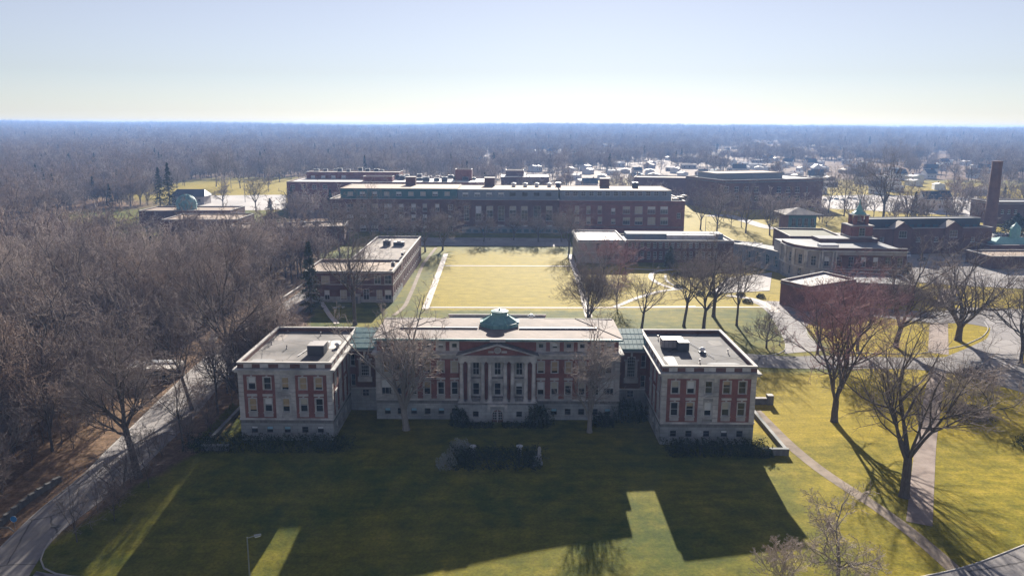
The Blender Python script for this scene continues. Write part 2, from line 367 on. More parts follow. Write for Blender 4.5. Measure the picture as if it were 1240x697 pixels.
def kerb(pts, w=.22, hgt=.13, name='kerb', m='kerb'):
    p = resample(pts); a, b = offset(p, -w/2), offset(p, w/2); V = []; F = []
    for i in range(len(p)):
        z = h(*p[i]); V += [(*a[i], z-.1), (*a[i], z+hgt), (*b[i], z+hgt), (*b[i], z-.1)]
    for i in range(len(p)-1):
        for k in range(3): F.append((4*i+k, 4*i+k+1, 4*i+5+k, 4*i+4+k))
    return struct(link(name, mesh_np(name, V, F, [m])))
def patch(name, pts, m, lf=None):
    lf = lf or lift(); b = MB(); b.face([(p[0], p[1], h(p[0], p[1])+lf) for p in pts], m); o = b.build(name)
    if o.data.polygons[0].normal.z < 0: o.data.flip_normals()
    return struct(o)
P2 = lambda *ps: [G(*p)[:2] for p in ps]

# the drive on the left, past the wood
rl = P2((-40, 702), (0, 664), (30, 633), (60, 606), (100, 580), (150, 527), (200, 478), (240, 440), (300, 396), (345, 366), (385, 340))
rr = P2((-10, 760), (40, 690), (48, 672), (66, 648), (120, 608), (180, 561), (230, 512), (270, 462), (310, 421), (352, 386), (395, 352))
road_l, ea, eb = two_edges('drive', rl, rr, 'asphalt_old')
kerb(offset(ea, -.1)); kerb(P2((62, 652), (50, 664), (42, 680), (44, 691), (60, 697), (90, 699), (150, 700), (260, 703)))
two_edges('drive_spur', P2((44, 691), (60, 697), (90, 699), (150, 700.5), (260, 704)), P2((-8, 760), (40, 745), (90, 735), (150, 728), (260, 725)), 'asphalt')
kerb(P2((66, 648), (120, 608), (180, 561)), .15, .06)
# front right: diagonal path, brick walk, drive
strip('footpath', P2((915, 497), (955, 538), (1000, 574), (1060, 612), (1105, 645), (1170, 702)), 2.3, 'dirt_path')
strip('brick_walk', P2((1113, 634), (1121, 535), (1130, 480), (1137, 445)), 3.6, 'brick_path')
strip('brick_walk', P2((1136, 428), (1137, 388)), 5.0, 'brick_path')
strip('brick_walk', P2((1140, 372), (1150, 350)), 5.0, 'brick_path')
two_edges('front_drive', P2((1100, 702), (1150, 692), (1190, 680), (1240, 660), (1290, 640)), P2((1100, 745), (1160, 735), (1220, 722), (1290, 700), (1330, 690)), 'asphalt_old')
kerb(P2((1085, 704), (1150, 692), (1190, 680), (1240, 660), (1290, 640)))
# campus drive behind the right wing, with forecourt and loop
two_edges('campus_drive', P2((846, 428), (905, 428), (955, 432), (1000, 430), (1060, 432), (1110, 433), (1160, 432), (1240, 440), (1330, 455)), P2((838, 443), (900, 444), (955, 446), (1010, 447), (1060, 446), (1110, 447), (1160, 452), (1220, 470), (1330, 500)), 'asphalt')
two_edges('forecourt', P2((904, 364), (918, 368), (934, 382), (945, 400), (951, 416), (950, 428)), P2((1010, 366), (1000, 378), (985, 388), (975, 395), (978, 408), (1000, 424)), 'asphalt_old')
two_edges('loop_drive', P2((1000, 377), (1050, 372), (1090, 375), (1130, 378), (1165, 372), (1230, 376)), P2((1010, 386), (1050, 382), (1088, 387), (1130, 391), (1170, 391), (1205, 398)), 'asphalt')
two_edges('loop_drive', P2((1165, 372), (1190, 383), (1200, 397), (1196, 410), (1170, 422), (1140, 434)), P2((1236, 374), (1246, 388), (1250, 404), (1246, 420), (1236, 432), (1230, 446)), 'asphalt_old')
kerb(P2((975, 395), (978, 405), (990, 417), (1010, 425), (1060, 428), (1110, 429), (1165, 419), (1190, 408), (1198, 398), (1192, 390)))
kerb(P2((934, 384), (943, 398), (951, 414), (952, 424), (940, 430), (905, 431)))
# quad walks
strip('walk', [(-29.5, 258.6), (24, 259.2), (62, 262)], 1.6, 'concrete')
strip('walk', [(24, 259.4), (115, 262.5)], 1.5, 'concrete')
strip('walk', [(-31, 338), (27, 338.6)], 1.6, 'concrete')
strip('walk', P2((515, 374), (526, 345), (540, 307)), 2.2, 'concrete')
strip('walk', P2((713, 384), (705, 352), (690, 308)), 2.4, 'concrete')
strip('walk', P2((744, 372), (770, 361), (800, 352), (823, 350)), 2.0, 'concrete')
strip('walk', P2((819, 350), (800, 345), (788, 338), (788, 331), (798, 327), (815, 327)), 2.0, 'concrete')
strip('walk', P2((757, 325), (790, 327), (830, 326), (880, 326)), 1.6, 'concrete')
strip('walk', P2((806, 333), (806, 340), (818, 347), (826, 350)), 1.0, 'kerb')
strip('walk', P2((880, 358), (905, 360), (925, 366), (940, 378)), 3.0, 'concrete')
strip('walk', P2((385, 360), (400, 383), (408, 392)), 1.6, 'concrete')
strip('walk', P2((477, 382), (490, 372), (500, 350), (512, 320), (528, 300)), 1.4, 'dirt_path')
two_edges('front_road', [(-60, 395), (-20, 395), (30, 395)], [(-60, 424), (-20, 424), (30, 424)], 'asphalt_old')
patch('terrace_paving', P2((858, 356), (880, 337), (935, 330), (932, 352)), 'concrete_lot')
# far paving and lots
patch('parking_lot', P2((215, 256), (348, 254), (346, 236), (232, 237)), 'concrete_lot')
patch('parking_lot', P2((985, 252), (1035, 254), (1180, 262), (1185, 238), (1040, 236), (985, 238)), 'concrete_lot')
strip('far_road', P2((860, 262), (880, 260), (905, 268), (930, 276), (1000, 283), (1060, 284)), 9, 'concrete_lot')
strip('far_road', P2((985, 238), (1040, 240), (1100, 252)), 8, 'concrete_lot')
patch('service_yard', P2((1040, 300), (1075, 288), (1180, 300), (1240, 318), (1240, 350), (1150, 345), (1060, 338)), 'asphalt_old')
patch('parking_lot', P2((1165, 292), (1240, 292), (1240, 282), (1170, 282)), 'concrete_lot')

# ------------------------------------------------------------------ facades and windows
def facade(b, p0, p1, z0, z1, ops=(), zones=(), base='stone', depth=.28, reveal=None):
    """a wall p0 -> p1 whose outside is on the right; ops = (u0,u1,z0,z1) real openings with reveals; zones = (u0,u1,z0,z1,material)"""
    d = Vector((p1[0]-p0[0], p1[1]-p0[1], 0)); Lh = d.length; d /= Lh; n = Vector((d.y, -d.x, 0))
    us = sorted({0.0, round(Lh, 4)} | {round(min(max(v, 0), Lh), 4) for o in list(ops)+list(zones) for v in o[:2]})
    zs = sorted({z0, z1} | {round(min(max(v, z0), z1), 4) for o in list(ops)+list(zones) for v in o[2:4]})
    q = lambda u, z, k=0.0: (p0[0]+d.x*u-n.x*k, p0[1]+d.y*u-n.y*k, z)
    for i in range(len(us)-1):
        uc = (us[i]+us[i+1])/2
        run = None
        for j in range(len(zs)-1):
            zc = (zs[j]+zs[j+1])/2
            if any(o[0] < uc < o[1] and o[2] < zc < o[3] for o in ops): continue
            m = base
            for zn in zones:
                if zn[0] < uc < zn[1] and zn[2] < zc < zn[3]: m = zn[4]
            b.face([q(us[i], zs[j]), q(us[i+1], zs[j]), q(us[i+1], zs[j+1]), q(us[i], zs[j+1])], m)
    rm = reveal or base
    for o in ops:
        u0, u1, a, c = o[:4]
        b.face([q(u0, a), q(u1, a), q(u1, a, depth), q(u0, a, depth)], rm)
        b.face([q(u0, c, depth), q(u1, c, depth), q(u1, c), q(u0, c)], rm)
        b.face([q(u0, a, depth), q(u0, c, depth), q(u0, c), q(u0, a)], rm)
        b.face([q(u1, a), q(u1, c), q(u1, c, depth), q(u1, a, depth)], rm)
    return d, n
WM = {}
def wmesh(kind, *a):
    k = (kind,)+a
    if k in WM: return WM[k]
    b = MB()
    if kind == 'pane':
        w, hh, m = a; b.box(-w/2+.02, w/2-.02, .0, .04, .02, hh-.02, m)
    elif kind == 'frame':
        w, hh, nv, nh, m, t = a; y0, y1 = -.07, .05
        b.box(-w/2, -w/2+t, y0, y1, 0, hh, m); b.box(w/2-t, w/2, y0, y1, 0, hh, m); b.box(-w/2+t, w/2-t, y0, y1, 0, t, m); b.box(-w/2+t, w/2-t, y0, y1, hh-t, hh, m)
        for i in range(1, nv+1): x = -w/2+w*i/(nv+1); b.box(x-t*.3, x+t*.3, -.045, .05, t, hh-t, m)
        for i in range(1, nh+1): z = hh*i/(nh+1); b.box(-w/2+t, w/2-t, -.06, .055, z-t*.4, z+t*.4, m)
    elif kind == 'blind':
        w, hh, f, m = a; b.box(-w/2+.1, w/2-.1, -.035, -.005, hh*(1-f), hh-.1, m)
    elif kind == 'sill':
        w, = a; b.box(-w/2-.18, w/2+.18, -.43, .02, -.16, .0, 'stone_smooth')
    elif kind == 'surround':                                       # stone architrave with lintel, keystone and panel below
        w, hh, lint, panel = a; y0, y1 = -.28-.07, -.285; m = 'stone_smooth'
        b.box(-w/2-.17, -w/2+.015, y0, y1, 0, hh, m); b.box(w/2-.015, w/2+.17, y0, y1, 0, hh, m)
        b.box(-w/2-.17, w/2+.17, y0, y1, hh-.015, hh+.22, m); b.box(-.17, .17, y0-.07, y1-.003, hh+.02, hh+.46, m)
        if lint: b.box(-w/2-.25, w/2+.25, y0-.12, y1, hh+.5, hh+.95, m)
        if panel: b.box(-w/2-.17, w/2+.17, y0, y1, -panel, -.17, m); b.box(-w/2-.27, w/2+.27, y0-.1, y1, -.17, 0, m)
    elif kind == 'archfill':                                       # fills the corners above a round-headed opening
        w, hh, m, proud = a; r = w/2; n = 10; y = -.28-proud
        for i in range(n):
            t0, t1 = math.pi*i/n, math.pi*(i+1)/n; x0, z0, x1, z1 = r*math.cos(t0), hh-r+r*math.sin(t0), r*math.cos(t1), hh-r+r*math.sin(t1)
            b.face([(x0, y, z0), (x0, y, hh+.02), (x1, y, hh+.02), (x1, y, z1)], m); b.face([(x0, y, z0), (x1, y, z1), (x1, .06, z1), (x0, .06, z0)], m)
    me = b.mesh(kind); WM[k] = me; return me
def window(parent, p0, d, n, u0, u1, z0, z1, depth=.28, nv=0, nh=1, frame='frame_white', blind=None, surround=None, sill=True, name='window', pane='glass', arch=None, t=.09, sub=True):
    """a window set back in its opening: pane, with frame, sill, surround and blind as sub-parts"""
    w, hh = round(u1-u0, 3), round(z1-z0, 3); uc = (u0+u1)/2
    o = link(name, wmesh('pane', w, hh, pane), parent, (p0[0]+d.x*uc-n.x*depth, p0[1]+d.y*uc-n.y*depth, z0), math.atan2(d.y, d.x))
    def s(nm, me):
        c = bpy.data.objects.new(nm, me); COL.objects.link(c); c.parent = o
    s('frame', wmesh('frame', w, hh, nv, nh, frame, t))
    if sill and not surround: s('sill', wmesh('sill', w))
    if surround: s('surround', wmesh('surround', w, hh, *surround))
    if blind: s('blind', wmesh('blind', w, hh, *blind))
    if arch: s('arch', wmesh('archfill', w, hh, *arch))
    return o

# ------------------------------------------------------------------ the main hall
CX = -2.85
HALL = thing('main_hall', 'symmetrical brick and limestone hall with pillared portico, green copper dome and two flat-roofed wings', 'building', (CX, 156, 0))
ZB, ZF, ZC = 4.4, 13.15, 14.1                                       # basement top, frieze bottom, cornice
BL = lambda r: None if r < .25 else ('blind_tan_reflection' if r < .42 else 'blind_cream' if r < .62 else 'blind_white')
def rblind(tan=False):
    r = random.random()
    if tan: return (round(random.choice([.55, .8, .95]), 2), random.choice(['blind_tan_reflection', 'blind_tan_reflection', 'blind_cream']))
    if r < .3: return None
    return (random.choice([.3, .45, .5, .6, .85]), random.choice(['blind_white', 'blind_white', 'blind_cream', 'blind_tan_reflection']))
def wing(x0, x1, yf, yb, inner, tans, part):
    """one end pavilion; inner = +1 when its inner (visible) side faces +X"""
    b = MB(); W = x1-x0; c = W/2
    wx = [c-6.35, c-3.4, c, c+3.4, c+6.35]
    ops, wins = [], []
    for i, u in enumerate(wx):
        w2 = 1.4 if i != 2 else 1.35
        ops += [(u-w2/2, u+w2/2, 10.15, 12.65), (u-w2/2, u+w2/2, 5.75, 8.45), (u-.62, u+.62, 1.55, 2.8)]
        wins += [(ops[-3], 2, i), (ops[-2], 1, i), (ops[-1], 0, i)]
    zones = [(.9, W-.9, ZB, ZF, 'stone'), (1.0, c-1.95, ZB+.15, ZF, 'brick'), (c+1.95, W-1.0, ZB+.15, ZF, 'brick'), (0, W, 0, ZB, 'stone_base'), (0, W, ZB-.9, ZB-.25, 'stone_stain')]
    d, n = facade(b, (x0, yf), (x1, yf), -1.5, ZC, ops, zones, 'stone', reveal='stone_smooth')
    b.obox((x0, yf), d, -.12, W+.12, 0, .12, ZB-.22, ZB+.12, 'stone_smooth')
    for s in (0, 1):                                               # rusticated corner blocks
        for k in range(10):
            z = ZB+.2+k*.87; b.obox((x0, yf), d, 0 if s == 0 else W-.95, .95 if s == 0 else W, .002, .06, z, z+.74, 'stone_smooth')
    for k in range(10):                                            # and of the middle bay
        z = ZB+.2+k*.87
        for a in (c-1.9, c+.95): b.obox((x0, yf), d, a, a+.95, .002, .05, z, z+.74, 'stone_smooth')
    b.obox((x0, yf), d, c-1.35, c+1.35, .002, .28, 9.35, 9.55, 'stone_smooth')
    for s in (-1, 1):                                              # small pediment over the middle window
        pts = [(c+s*1.4, 9.5), (c, 10.0), (c, 9.78), (c+s*1.4, 9.3)]
        for (ua, za), (ub, zb) in ((pts[0], pts[1]),):
            for kk in range(4):
                t0, t1 = kk/4, (kk+1)/4
                b.obox((x0, yf), d, min(ua+(ub-ua)*t0, ua+(ub-ua)*t1), max(ua+(ub-ua)*t0, ua+(ub-ua)*t1), .003, .33, za+(zb-za)*t0, za+(zb-za)*t0+.2, 'stone_smooth')
    b.obox((x0, yf), d, -.06, W+.06, .002, .1, ZF+.12, ZF+.75, 'stone_smooth')
    ys = [yf, yb]
    # sides
    Ls = yb-yf
    su = [3.2, 7.4, 11.6, 15.8]
    for side in (0, 1):
        vis = (side == 1) == (inner > 0)
        p0, p1 = ((x1, yf), (x1, yb)) if side == 1 else ((x0, yb), (x0, yf))
        so_, sw = [], []
        us = su if side == 1 else [Ls-u for u in su]
        if vis:
            for u in us[:3]:
                so_ += [(u-.7, u+.7, 10.15, 12.65), (u-.7, u+.7, 5.75, 8.45), (u-.6, u+.6, 1.55, 2.8)]
                sw += [(so_[-3], 2), (so_[-2], 1), (so_[-1], 0)]
        zs = [(1.3, Ls-1.3, ZB+.15, ZF, 'brick')]+[(6.0+i*8.4, 8.8+i*8.4, ZB+.15, ZF, 'stone') for i in range(3)]+[ (0, Ls, 0, ZB, 'stone_base'), (0, Ls, ZB-.9, ZB-.25, 'stone_stain')]
        ds, ns = facade(b, p0, p1, -1.5, ZC, so_, zs, 'stone', reveal='stone_smooth')
        b.obox(p0, ds, 0, Ls, 0, .12, ZB-.22, ZB+.12, 'stone_smooth')
        b.obox(p0, ds, 0, Ls, .002, .1, ZF+.12, ZF+.75, 'stone_smooth')
        if vis:
            for k in range(10): z = ZB+.2+k*.87; b.obox(p0, ds, 0 if side else Ls-.95, .95 if side else Ls, .002, .06, z, z+.74, 'stone_smooth')
        for o, fl in sw:
            window(HALL, p0, ds, ns, *o, blind=rblind() if fl else None, surround=(False, 0.0) if fl == 2 else (True, 1.2) if fl == 1 else None)
    facade(b, (x1, yb), (x0, yb), -1.5, ZC, (), [(0, W, 0, ZB, 'stone_base'), (1, W-1, ZB, ZF, 'brick')], 'stone')
    b.build('wing_wall', HALL)
    k = MB()                                                       # cornice and parapet
    k.box(x0-.75, x1+.75, yf-.75, yb+.75, ZC-.02, ZC+.28, 'stone_smooth'); k.box(x0-.5, x1+.5, yf-.5, yb+.5, ZC-.32, ZC-.03, 'stone_smooth')
    k.build('cornice', HALL)
    p = MB()
    pan = [(1.2, 2.8), (4.3, 5.9), (c-1.1, c+1.1), (W-5.9, W-4.3), (W-2.8, W-1.2)]
    zones = [(a-.0, e+.0, ZC+.45, 15.35, 'stone_smooth') for a, e in pan]
    for pa, pb, vis in (((x0, yf), (x1, yf), 1), ((x1, yf), (x1, yb), 0), ((x1, yb), (x0, yb), 0), ((x0, yb), (x0, yf), 0)):
        L_ = math.hypot(pb[0]-pa[0], pb[1]-pa[1])
        zz = zones if vis else [(i*3.2+.8, i*3.2+2.2, ZC+.45, 15.35, 'stone_smooth') for i in range(int(L_//3.2))]
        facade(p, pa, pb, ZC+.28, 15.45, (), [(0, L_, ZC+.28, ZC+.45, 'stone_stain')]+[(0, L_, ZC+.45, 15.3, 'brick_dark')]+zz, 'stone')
    t = .55
    for (a0, a1, c0, c1) in ((x0-.1, x1+.1, yf-.1, yf+t), (x0-.1, x1+.1, yb-t, yb+.1), (x0-.1, x0+t, yf+t, yb-t), (x1-t, x1+.1, yf+t, yb-t)):
        p.box(a0, a1, c0, c1, 15.45, 15.68, 'coping')
    zr = 14.75
    for f in ([(x0+t, yf+t), (x1-t, yf+t)], [(x1-t, yf+t), (x1-t, yb-t)], [(x1-t, yb-t), (x0+t, yb-t)], [(x0+t, yb-t), (x0+t, yf+t)]):
        (ax, ay), (bx, by) = f; p.face([(bx, by, zr), (ax, ay, zr), (ax, ay, 15.45), (bx, by, 15.45)], 'brick_dark')
    p.build('parapet', HALL)
    r = MB(); r.face([(x0+t, yf+t, zr), (x1-t, yf+t, zr), (x1-t, yb-t, zr), (x0+t, yb-t, zr)], 'roof_bitumen' if inner > 0 else 'roof_dark')
    rf = r.build('wing_roof', HALL)
    for (o, fl, i) in wins:
        bl = rblind(fl == 2 and i in tans) if fl else random.choice([None, (.5, 'blind_blue'), (.35, 'blind_white')])
        window(HALL, (x0, yf), d, n, *o, blind=bl, nh=1, frame='frame_white' if fl else 'frame_dark', surround=((False, 0.0) if fl == 2 else (True, .95)) if fl and i != 2 else ((False, .6) if fl else None))
    return rf
random.seed(3)
rfl = wing(-52.0, -34.2, 144.7, 171.6, +1, (2, 3, 4), 0)
rfr = wing(28.4, 46.2, 143.6, 171.0, -1, (), 1)
def sub(b, name, parent):                                          # a sub-part in world coordinates under a part of the hall
    o = b.build(name); o.parent = parent; o.matrix_parent_inverse = (Matrix.Translation(-HALL.location)).copy() if False else Matrix.Identity(4); return o
def roof_unit(parent, x, y, z, w, d_, hh, m, top, fan=True):
    b = MB(); b.box(x-w/2, x+w/2, y-d_/2, y+d_/2, z+.25, z+hh, m, top); b.box(x-w/2+.1, x+w/2-.1, y-d_/2+.1, y+d_/2-.1, z, z+.25, 'unit_dark')
    if fan:
        for s in (-.25, .25): b.lathe((x+s*w, y, z+hh), [(.55, 0), (.55, .22), (.48, .22)], 'unit_dark', 12)
    for i in range(5): xx = x-w/2+w*(i+.5)/5; b.box(xx-.03, xx+.03, y-d_/2-.02, y-d_/2, z+.4, z+hh-.15, 'unit_dark')
    return b
zr = 14.75
b = roof_unit(None, -38.9, 153.6, zr, 3.3, 3.0, 2.1, 'unit_dark', 'unit_metal', False); b.box(-40.4, -37.4, 155.3, 156.9, zr, zr+1.8, 'unit_metal'); b.box(-39.1, -37.7, 158.6, 160.2, zr, zr+.9, 'unit_white'); b.build('roof_unit', HALL)
b = MB(); b.tube((-42.3, 151.5, zr+.18), (-40.9, 160.2, zr+.18), .07, .07, 'metal_white', 6)
for yy in (152, 154, 156, 158, 160): b.box(-42.3+(yy-151.5)*.161-.12, -42.3+(yy-151.5)*.161+.12, yy-.08, yy+.08, zr, zr+.11, 'unit_dark')
b.build('roof_pipe', HALL)
b = MB(); b.lathe((-35.9, 158.2, zr), [(.35, 0), (.35, .55), (.6, .6), (.6, .8), (.2, 1.05)], 'unit_white', 12); b.build('roof_vent', HALL)
b = roof_unit(None, 33.2, 159.6, zr, 4.4, 2.6, 2.0, 'unit_metal', 'unit_white', False); b.box(33.9, 36.1, 156.2, 158.2, zr+.15, zr+2.0, 'unit_dark', 'unit_metal'); b.build('roof_unit', HALL)
b = MB(); b.tube((37.6, 162.4, zr+.2), (40.0, 151.6, zr+.2), .07, .07, 'metal_white', 6); b.build('roof_pipe', HALL)
b = MB(); b.lathe((38.6, 155.6, zr), [(.4, 0), (.4, .6), (.65, .65), (.65, .9), (.2, 1.2)], 'unit_white', 12); b.box(38.0, 39.3, 155.0, 156.2, zr, zr+.3, 'unit_dark'); b.build('roof_vent', HALL)

# repairs, drains and small vents on the wing roofs
for (x, y, w, dd, m) in ((-48.5, 149, 4.5, 1.6, 'roof_grey'), (-44, 163.5, 6.5, 1.1, 'roof_dark'), (-37.2, 160.5, 2.4, 6.0, 'roof_white'), (-49.8, 166, 2.2, 4.5, 'roof_gravel'), (31.2, 150, 2.0, 6.5, 'roof_white'), (41, 148.2, 6.0, 1.3, 'roof_grey'), (43.2, 163, 2.6, 4.2, 'roof_bitumen'), (36, 167.6, 7.5, 1.0, 'roof_gravel')):
    b = MB(); n = 12; b.face([(x+w/2*math.copysign(abs(math.cos(t))**.5, math.cos(t))*(1+.12*math.sin(3*t+x)), y+dd/2*math.copysign(abs(math.sin(t))**.5, math.sin(t))*(1+.1*math.cos(2*t+y)), zr+.012) for t in np.linspace(0, 2*math.pi, 24, endpoint=False)], m); b.build('roof_patch', HALL)
for (x, y) in ((-46, 157), (-41.5, 167.5), (-50, 160), (31.5, 166), (43.8, 155.5), (36.5, 148.5)):
    b = MB(); b.lathe((x, y, zr), [(.22, 0), (.2, .1), (.1, .12), (.1, .7), (.16, .72), (.16, .85)], 'unit_metal', 8); b.build('vent_pipe', HALL)

# centre block
MX, MY, MYB = 25.0, 156.3, 172.0
b = MB(); p0 = (CX-MX, MY); W = 2*MX; U = lambda a: a+MX
ops, wins = [], []
bays = [8.85, 11.65, 14.5, 17.3, 20.1]
for s in (-1, 1):
    for a in bays:
        u = U(s*a)
        for (hw, z0, z1, fl) in ((.66, 10.0, 12.5, 2), (.66, 5.35, 8.1, 1), (.62, 1.1, 2.4, 0)):
            if a == 20.1 and False: continue
            ops.append((u-hw, u+hw, z0, z1)); wins.append((ops[-1], fl))
    u = U(s*22.75)
    for (hw, z0, z1, fl) in ((.62, 10.0, 12.5, 2), (1.15, 5.35, 8.5, 3), (.62, 1.1, 2.4, 0)): ops.append((u-hw, u+hw, z0, z1)); wins.append((ops[-1], fl))
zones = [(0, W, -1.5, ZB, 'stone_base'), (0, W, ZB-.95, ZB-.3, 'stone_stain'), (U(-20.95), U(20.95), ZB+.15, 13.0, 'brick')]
d, n = facade(b, p0, (CX+MX, MY), -1.5, 14.0, ops, zones, 'stone', reveal='stone_smooth')
b.obox(p0, d, -.1, U(-8.3), 0, .12, ZB-.25, ZB+.1, 'stone_smooth'); b.obox(p0, d, U(8.3), W+.1, 0, .12, ZB-.25, ZB+.1, 'stone_smooth')
for s in (-1, 1):
    for k in range(10):
        z = ZB+.2+k*.86
        for a in (21.0, 24.05): b.obox(p0, d, U(s*a-(.95 if s < 0 else 0)), U(s*a+(.95 if s > 0 else 0)), .002, .06, z, z+.73, 'stone_smooth')
b.obox(p0, d, -.05, U(-8.3), .002, .1, 13.02, 13.75, 'stone_smooth'); b.obox(p0, d, U(8.3), W+.05, .002, .1, 13.02, 13.75, 'stone_smooth')
facade(b, (CX+MX, MY), (CX+MX, MYB), -1.5, 14.0, (), [(0, 20, -1.5, ZB, 'stone_base')], 'stone'); facade(b, (CX-MX, MYB), (CX-MX, MY), -1.5, 14.0, (), [(0, 20, -1.5, ZB, 'stone_base')], 'stone')
facade(b, (CX+MX, MYB), (CX-MX, MYB), -1.5, 17.0, (), (), 'brick')
b.build('main_wall', HALL)
for o, fl in wins:
    if fl == 3: window(HALL, p0, d, n, *o, nv=2, nh=1, surround=(False, .8), blind=(.55, 'blind_white'))
    else: window(HALL, p0, d, n, *o, blind=rblind(fl == 2) if fl else random.choice([None, None, (.45, 'blind_blue')]), frame='frame_white' if fl else 'frame_dark', surround=(False, 0.0) if fl == 2 else (True, 1.0) if fl == 1 else None)
b = MB(); b.box(CX-MX-.7, CX+MX+.7, MY-.8, MYB, 14.0, 14.3, 'stone_smooth'); b.box(CX-MX-.4, CX+MX+.4, MY-.45, MYB-.1, 13.76, 13.99, 'stone_smooth'); b.build('cornice', HALL)
# attic storey set back, with stone panels and small windows
b = MB(); p0 = (CX-MX+.3, MY+.45); ops = []; AW = 2*MX-.6; U2 = lambda a: a+AW/2
for s in (-1, 1):
    for a in bays+[22.75]: ops.append((U2(s*a)-.55, U2(s*a)+.55, 15.2, 16.15))
zones = [(0, AW, 14.6, 16.5, 'brick')]+[(o[0]-.45, o[1]+.45, 14.6, 16.5, 'stone_smooth') for o in ops]
d2, n2 = facade(b, p0, (CX+MX-.3, MY+.45), 14.3, 17.0, ops, zones, 'stone')
facade(b, (CX+MX-.3, MY+.45), (CX+MX-.3, MYB), 14.3, 17.0, (), (), 'stone'); facade(b, (CX-MX+.3, MYB), (CX-MX+.3, MY+.45), 14.3, 17.0, (), (), 'stone')
b.build('attic_wall', HALL)
for o in ops: window(HALL, p0, d2, n2, *o, sill=False, name='attic_window', nh=0, blind=random.choice([None, (.6, 'blind_white')]))
# low hipped roof, with a standing gutter
b = MB(); ex0, ex1, ey0, ey1, ez, rz = CX-MX-.45, CX+MX+.45, MY-.35, MYB+.3, 17.35, 17.6
ry = ey1; rx0, rx1 = ex0+8.5, ex1-8.5
b.face([(ex0, ey0, ez), (ex1, ey0, ez), (rx1, ry, rz), (rx0, ry, rz)], 'roof_tile')
b.face([(ex1, ey0, ez), (ex1, ey1, ez+.1), (rx1, ry, rz)], 'roof_tile'); b.face([(ex0, ey0, ez), (rx0, ry, rz), (ex0, ey1, ez+.1)], 'roof_tile')
b.face([(ex0, ey1, ez+.1), (rx0, ry, rz), (rx1, ry, rz), (ex1, ey1, ez+.1), (ex1, ey1, 17), (ex0, ey1, 17)], 'coping')
rf = b.build('roof', HALL)
b = MB(); b.box(ex0, ex1, ey0-.25, ey0+.02, 17.0, 17.37, 'copper'); b.box(ex0-.02, ex0+.2, ey0+.02, ey1, 17.0, 17.33, 'copper'); b.box(ex1-.2, ex1+.02, ey0+.02, ey1, 17.0, 17.33, 'copper'); b.build('gutter', HALL)
yl = ey0+(ey1-ey0)*.46; zl = ez+(rz-ez)*.46
b = MB(); b.box(ex0+4.6, CX-4.4, yl, yl+.35, zl-.05, zl+.34, 'unit_metal'); b.box(CX+4.4, ex1-4.6, yl, yl+.35, zl-.05, zl+.34, 'unit_metal'); b.build('snow_rail', HALL)
b = MB()
for s in (0, 1):
    a, c = ((ex0, ey0, ez+.03), (rx0, ry, rz+.03)) if s == 0 else ((ex1, ey0, ez+.03), (rx1, ry, rz+.03)); b.tube(a, c, .11, .11, 'stone_stain', 6)
b.box(ex0+.3, CX-14, ey1-.12, ey1+.25, rz-.55, rz+.05, 'coping'); b.box(CX+10, ex1-.3, ey1-.12, ey1+.25, rz-.55, rz+.05, 'coping'); b.build('ridge_cap', HALL)
b = MB(); b.box(CX-11.5, CX+10.5, MYB+.4, MYB+6, 12, 16.7, 'brick_brown', 'roof_grey'); b.box(CX-11.7, CX+10.7, MYB+5.7, MYB+6.1, 16.7, 17.2, 'coping'); b.lathe((CX+7.2, MYB+3, 16.7), [(.5, 0), (.5, .8), (.9, .85), (.3, 1.3)], 'unit_white', 12); b.build('rear_block', HALL)
# octagonal copper dome with lantern
dc = (CX+.2, 167.2, 17.6); b = MB(); o8 = R(22.5)
b.lathe(dc, [(4.35, -.5), (4.35, .45), (4.55, .5), (4.5, .72), (3.9, .85), (3.1, 1.3), (2.35, 1.75), (1.95, 2.1)], 'copper', 8, o8); dm = b.build('dome', HALL)
b = MB(); b.lathe(dc, [(1.95, 2.0), (1.7, 2.15), (1.7, 2.75), (1.95, 2.8), (1.9, 2.95), (1.2, 3.15), (.25, 3.25), (.2, 3.5)], 'copper', 16); b.build('dome_lantern', HALL)
b = MB()
for i in range(8):
    a = o8+math.pi/4*i; ca, sa = math.cos(a), math.sin(a); pr = [(4.5, .74), (3.9, .89), (3.1, 1.34), (2.35, 1.79), (1.95, 2.12)]
    for (r0, z0), (r1, z1) in zip(pr, pr[1:]): b.tube((dc[0]+r0*ca, dc[1]+r0*sa, dc[2]+z0), (dc[0]+r1*ca, dc[1]+r1*sa, dc[2]+z1), .1, .1, 'copper_light', 5)
b.build('dome_rib', HALL)
# portico: basement with arched door, paired columns, entablature, pediment
PH, PY = 8.0, 154.6; p0 = (CX-PH, PY); b = MB(); U = lambda a: a+PH
ops = [(U(-1.15), U(1.15), -.1, 2.75)]+[(U(s*4.45)-.6, U(s*4.45)+.6, 1.2, 2.4) for s in (-1, 1)]
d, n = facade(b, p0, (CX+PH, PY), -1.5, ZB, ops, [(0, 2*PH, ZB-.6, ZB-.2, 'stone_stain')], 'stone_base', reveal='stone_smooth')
facade(b, (CX+PH, PY), (CX+PH, MY), -1.5, ZB, (), (), 'stone_base'); facade(b, (CX-PH, MY), (CX-PH, PY), -1.5, ZB, (), (), 'stone_base')
b.face([(CX-PH, PY, ZB), (CX+PH, PY, ZB), (CX+PH, MY, ZB), (CX-PH, MY, ZB)], 'stone_smooth'); b.obox(p0, d, -.1, 2*PH+.1, 0, .14, ZB-.2, ZB+.05, 'stone_smooth')
for s in (-1, 1): b.obox(p0, d, U(s*1.75)-.28, U(s*1.75)+.28, .0, .5, 2.5, 4.0, 'stone_smooth')
b.obox(p0, d, U(-1.9), U(1.9), .0, .85, 3.7, 4.05, 'stone_smooth')
b.build('portico_base', HALL)
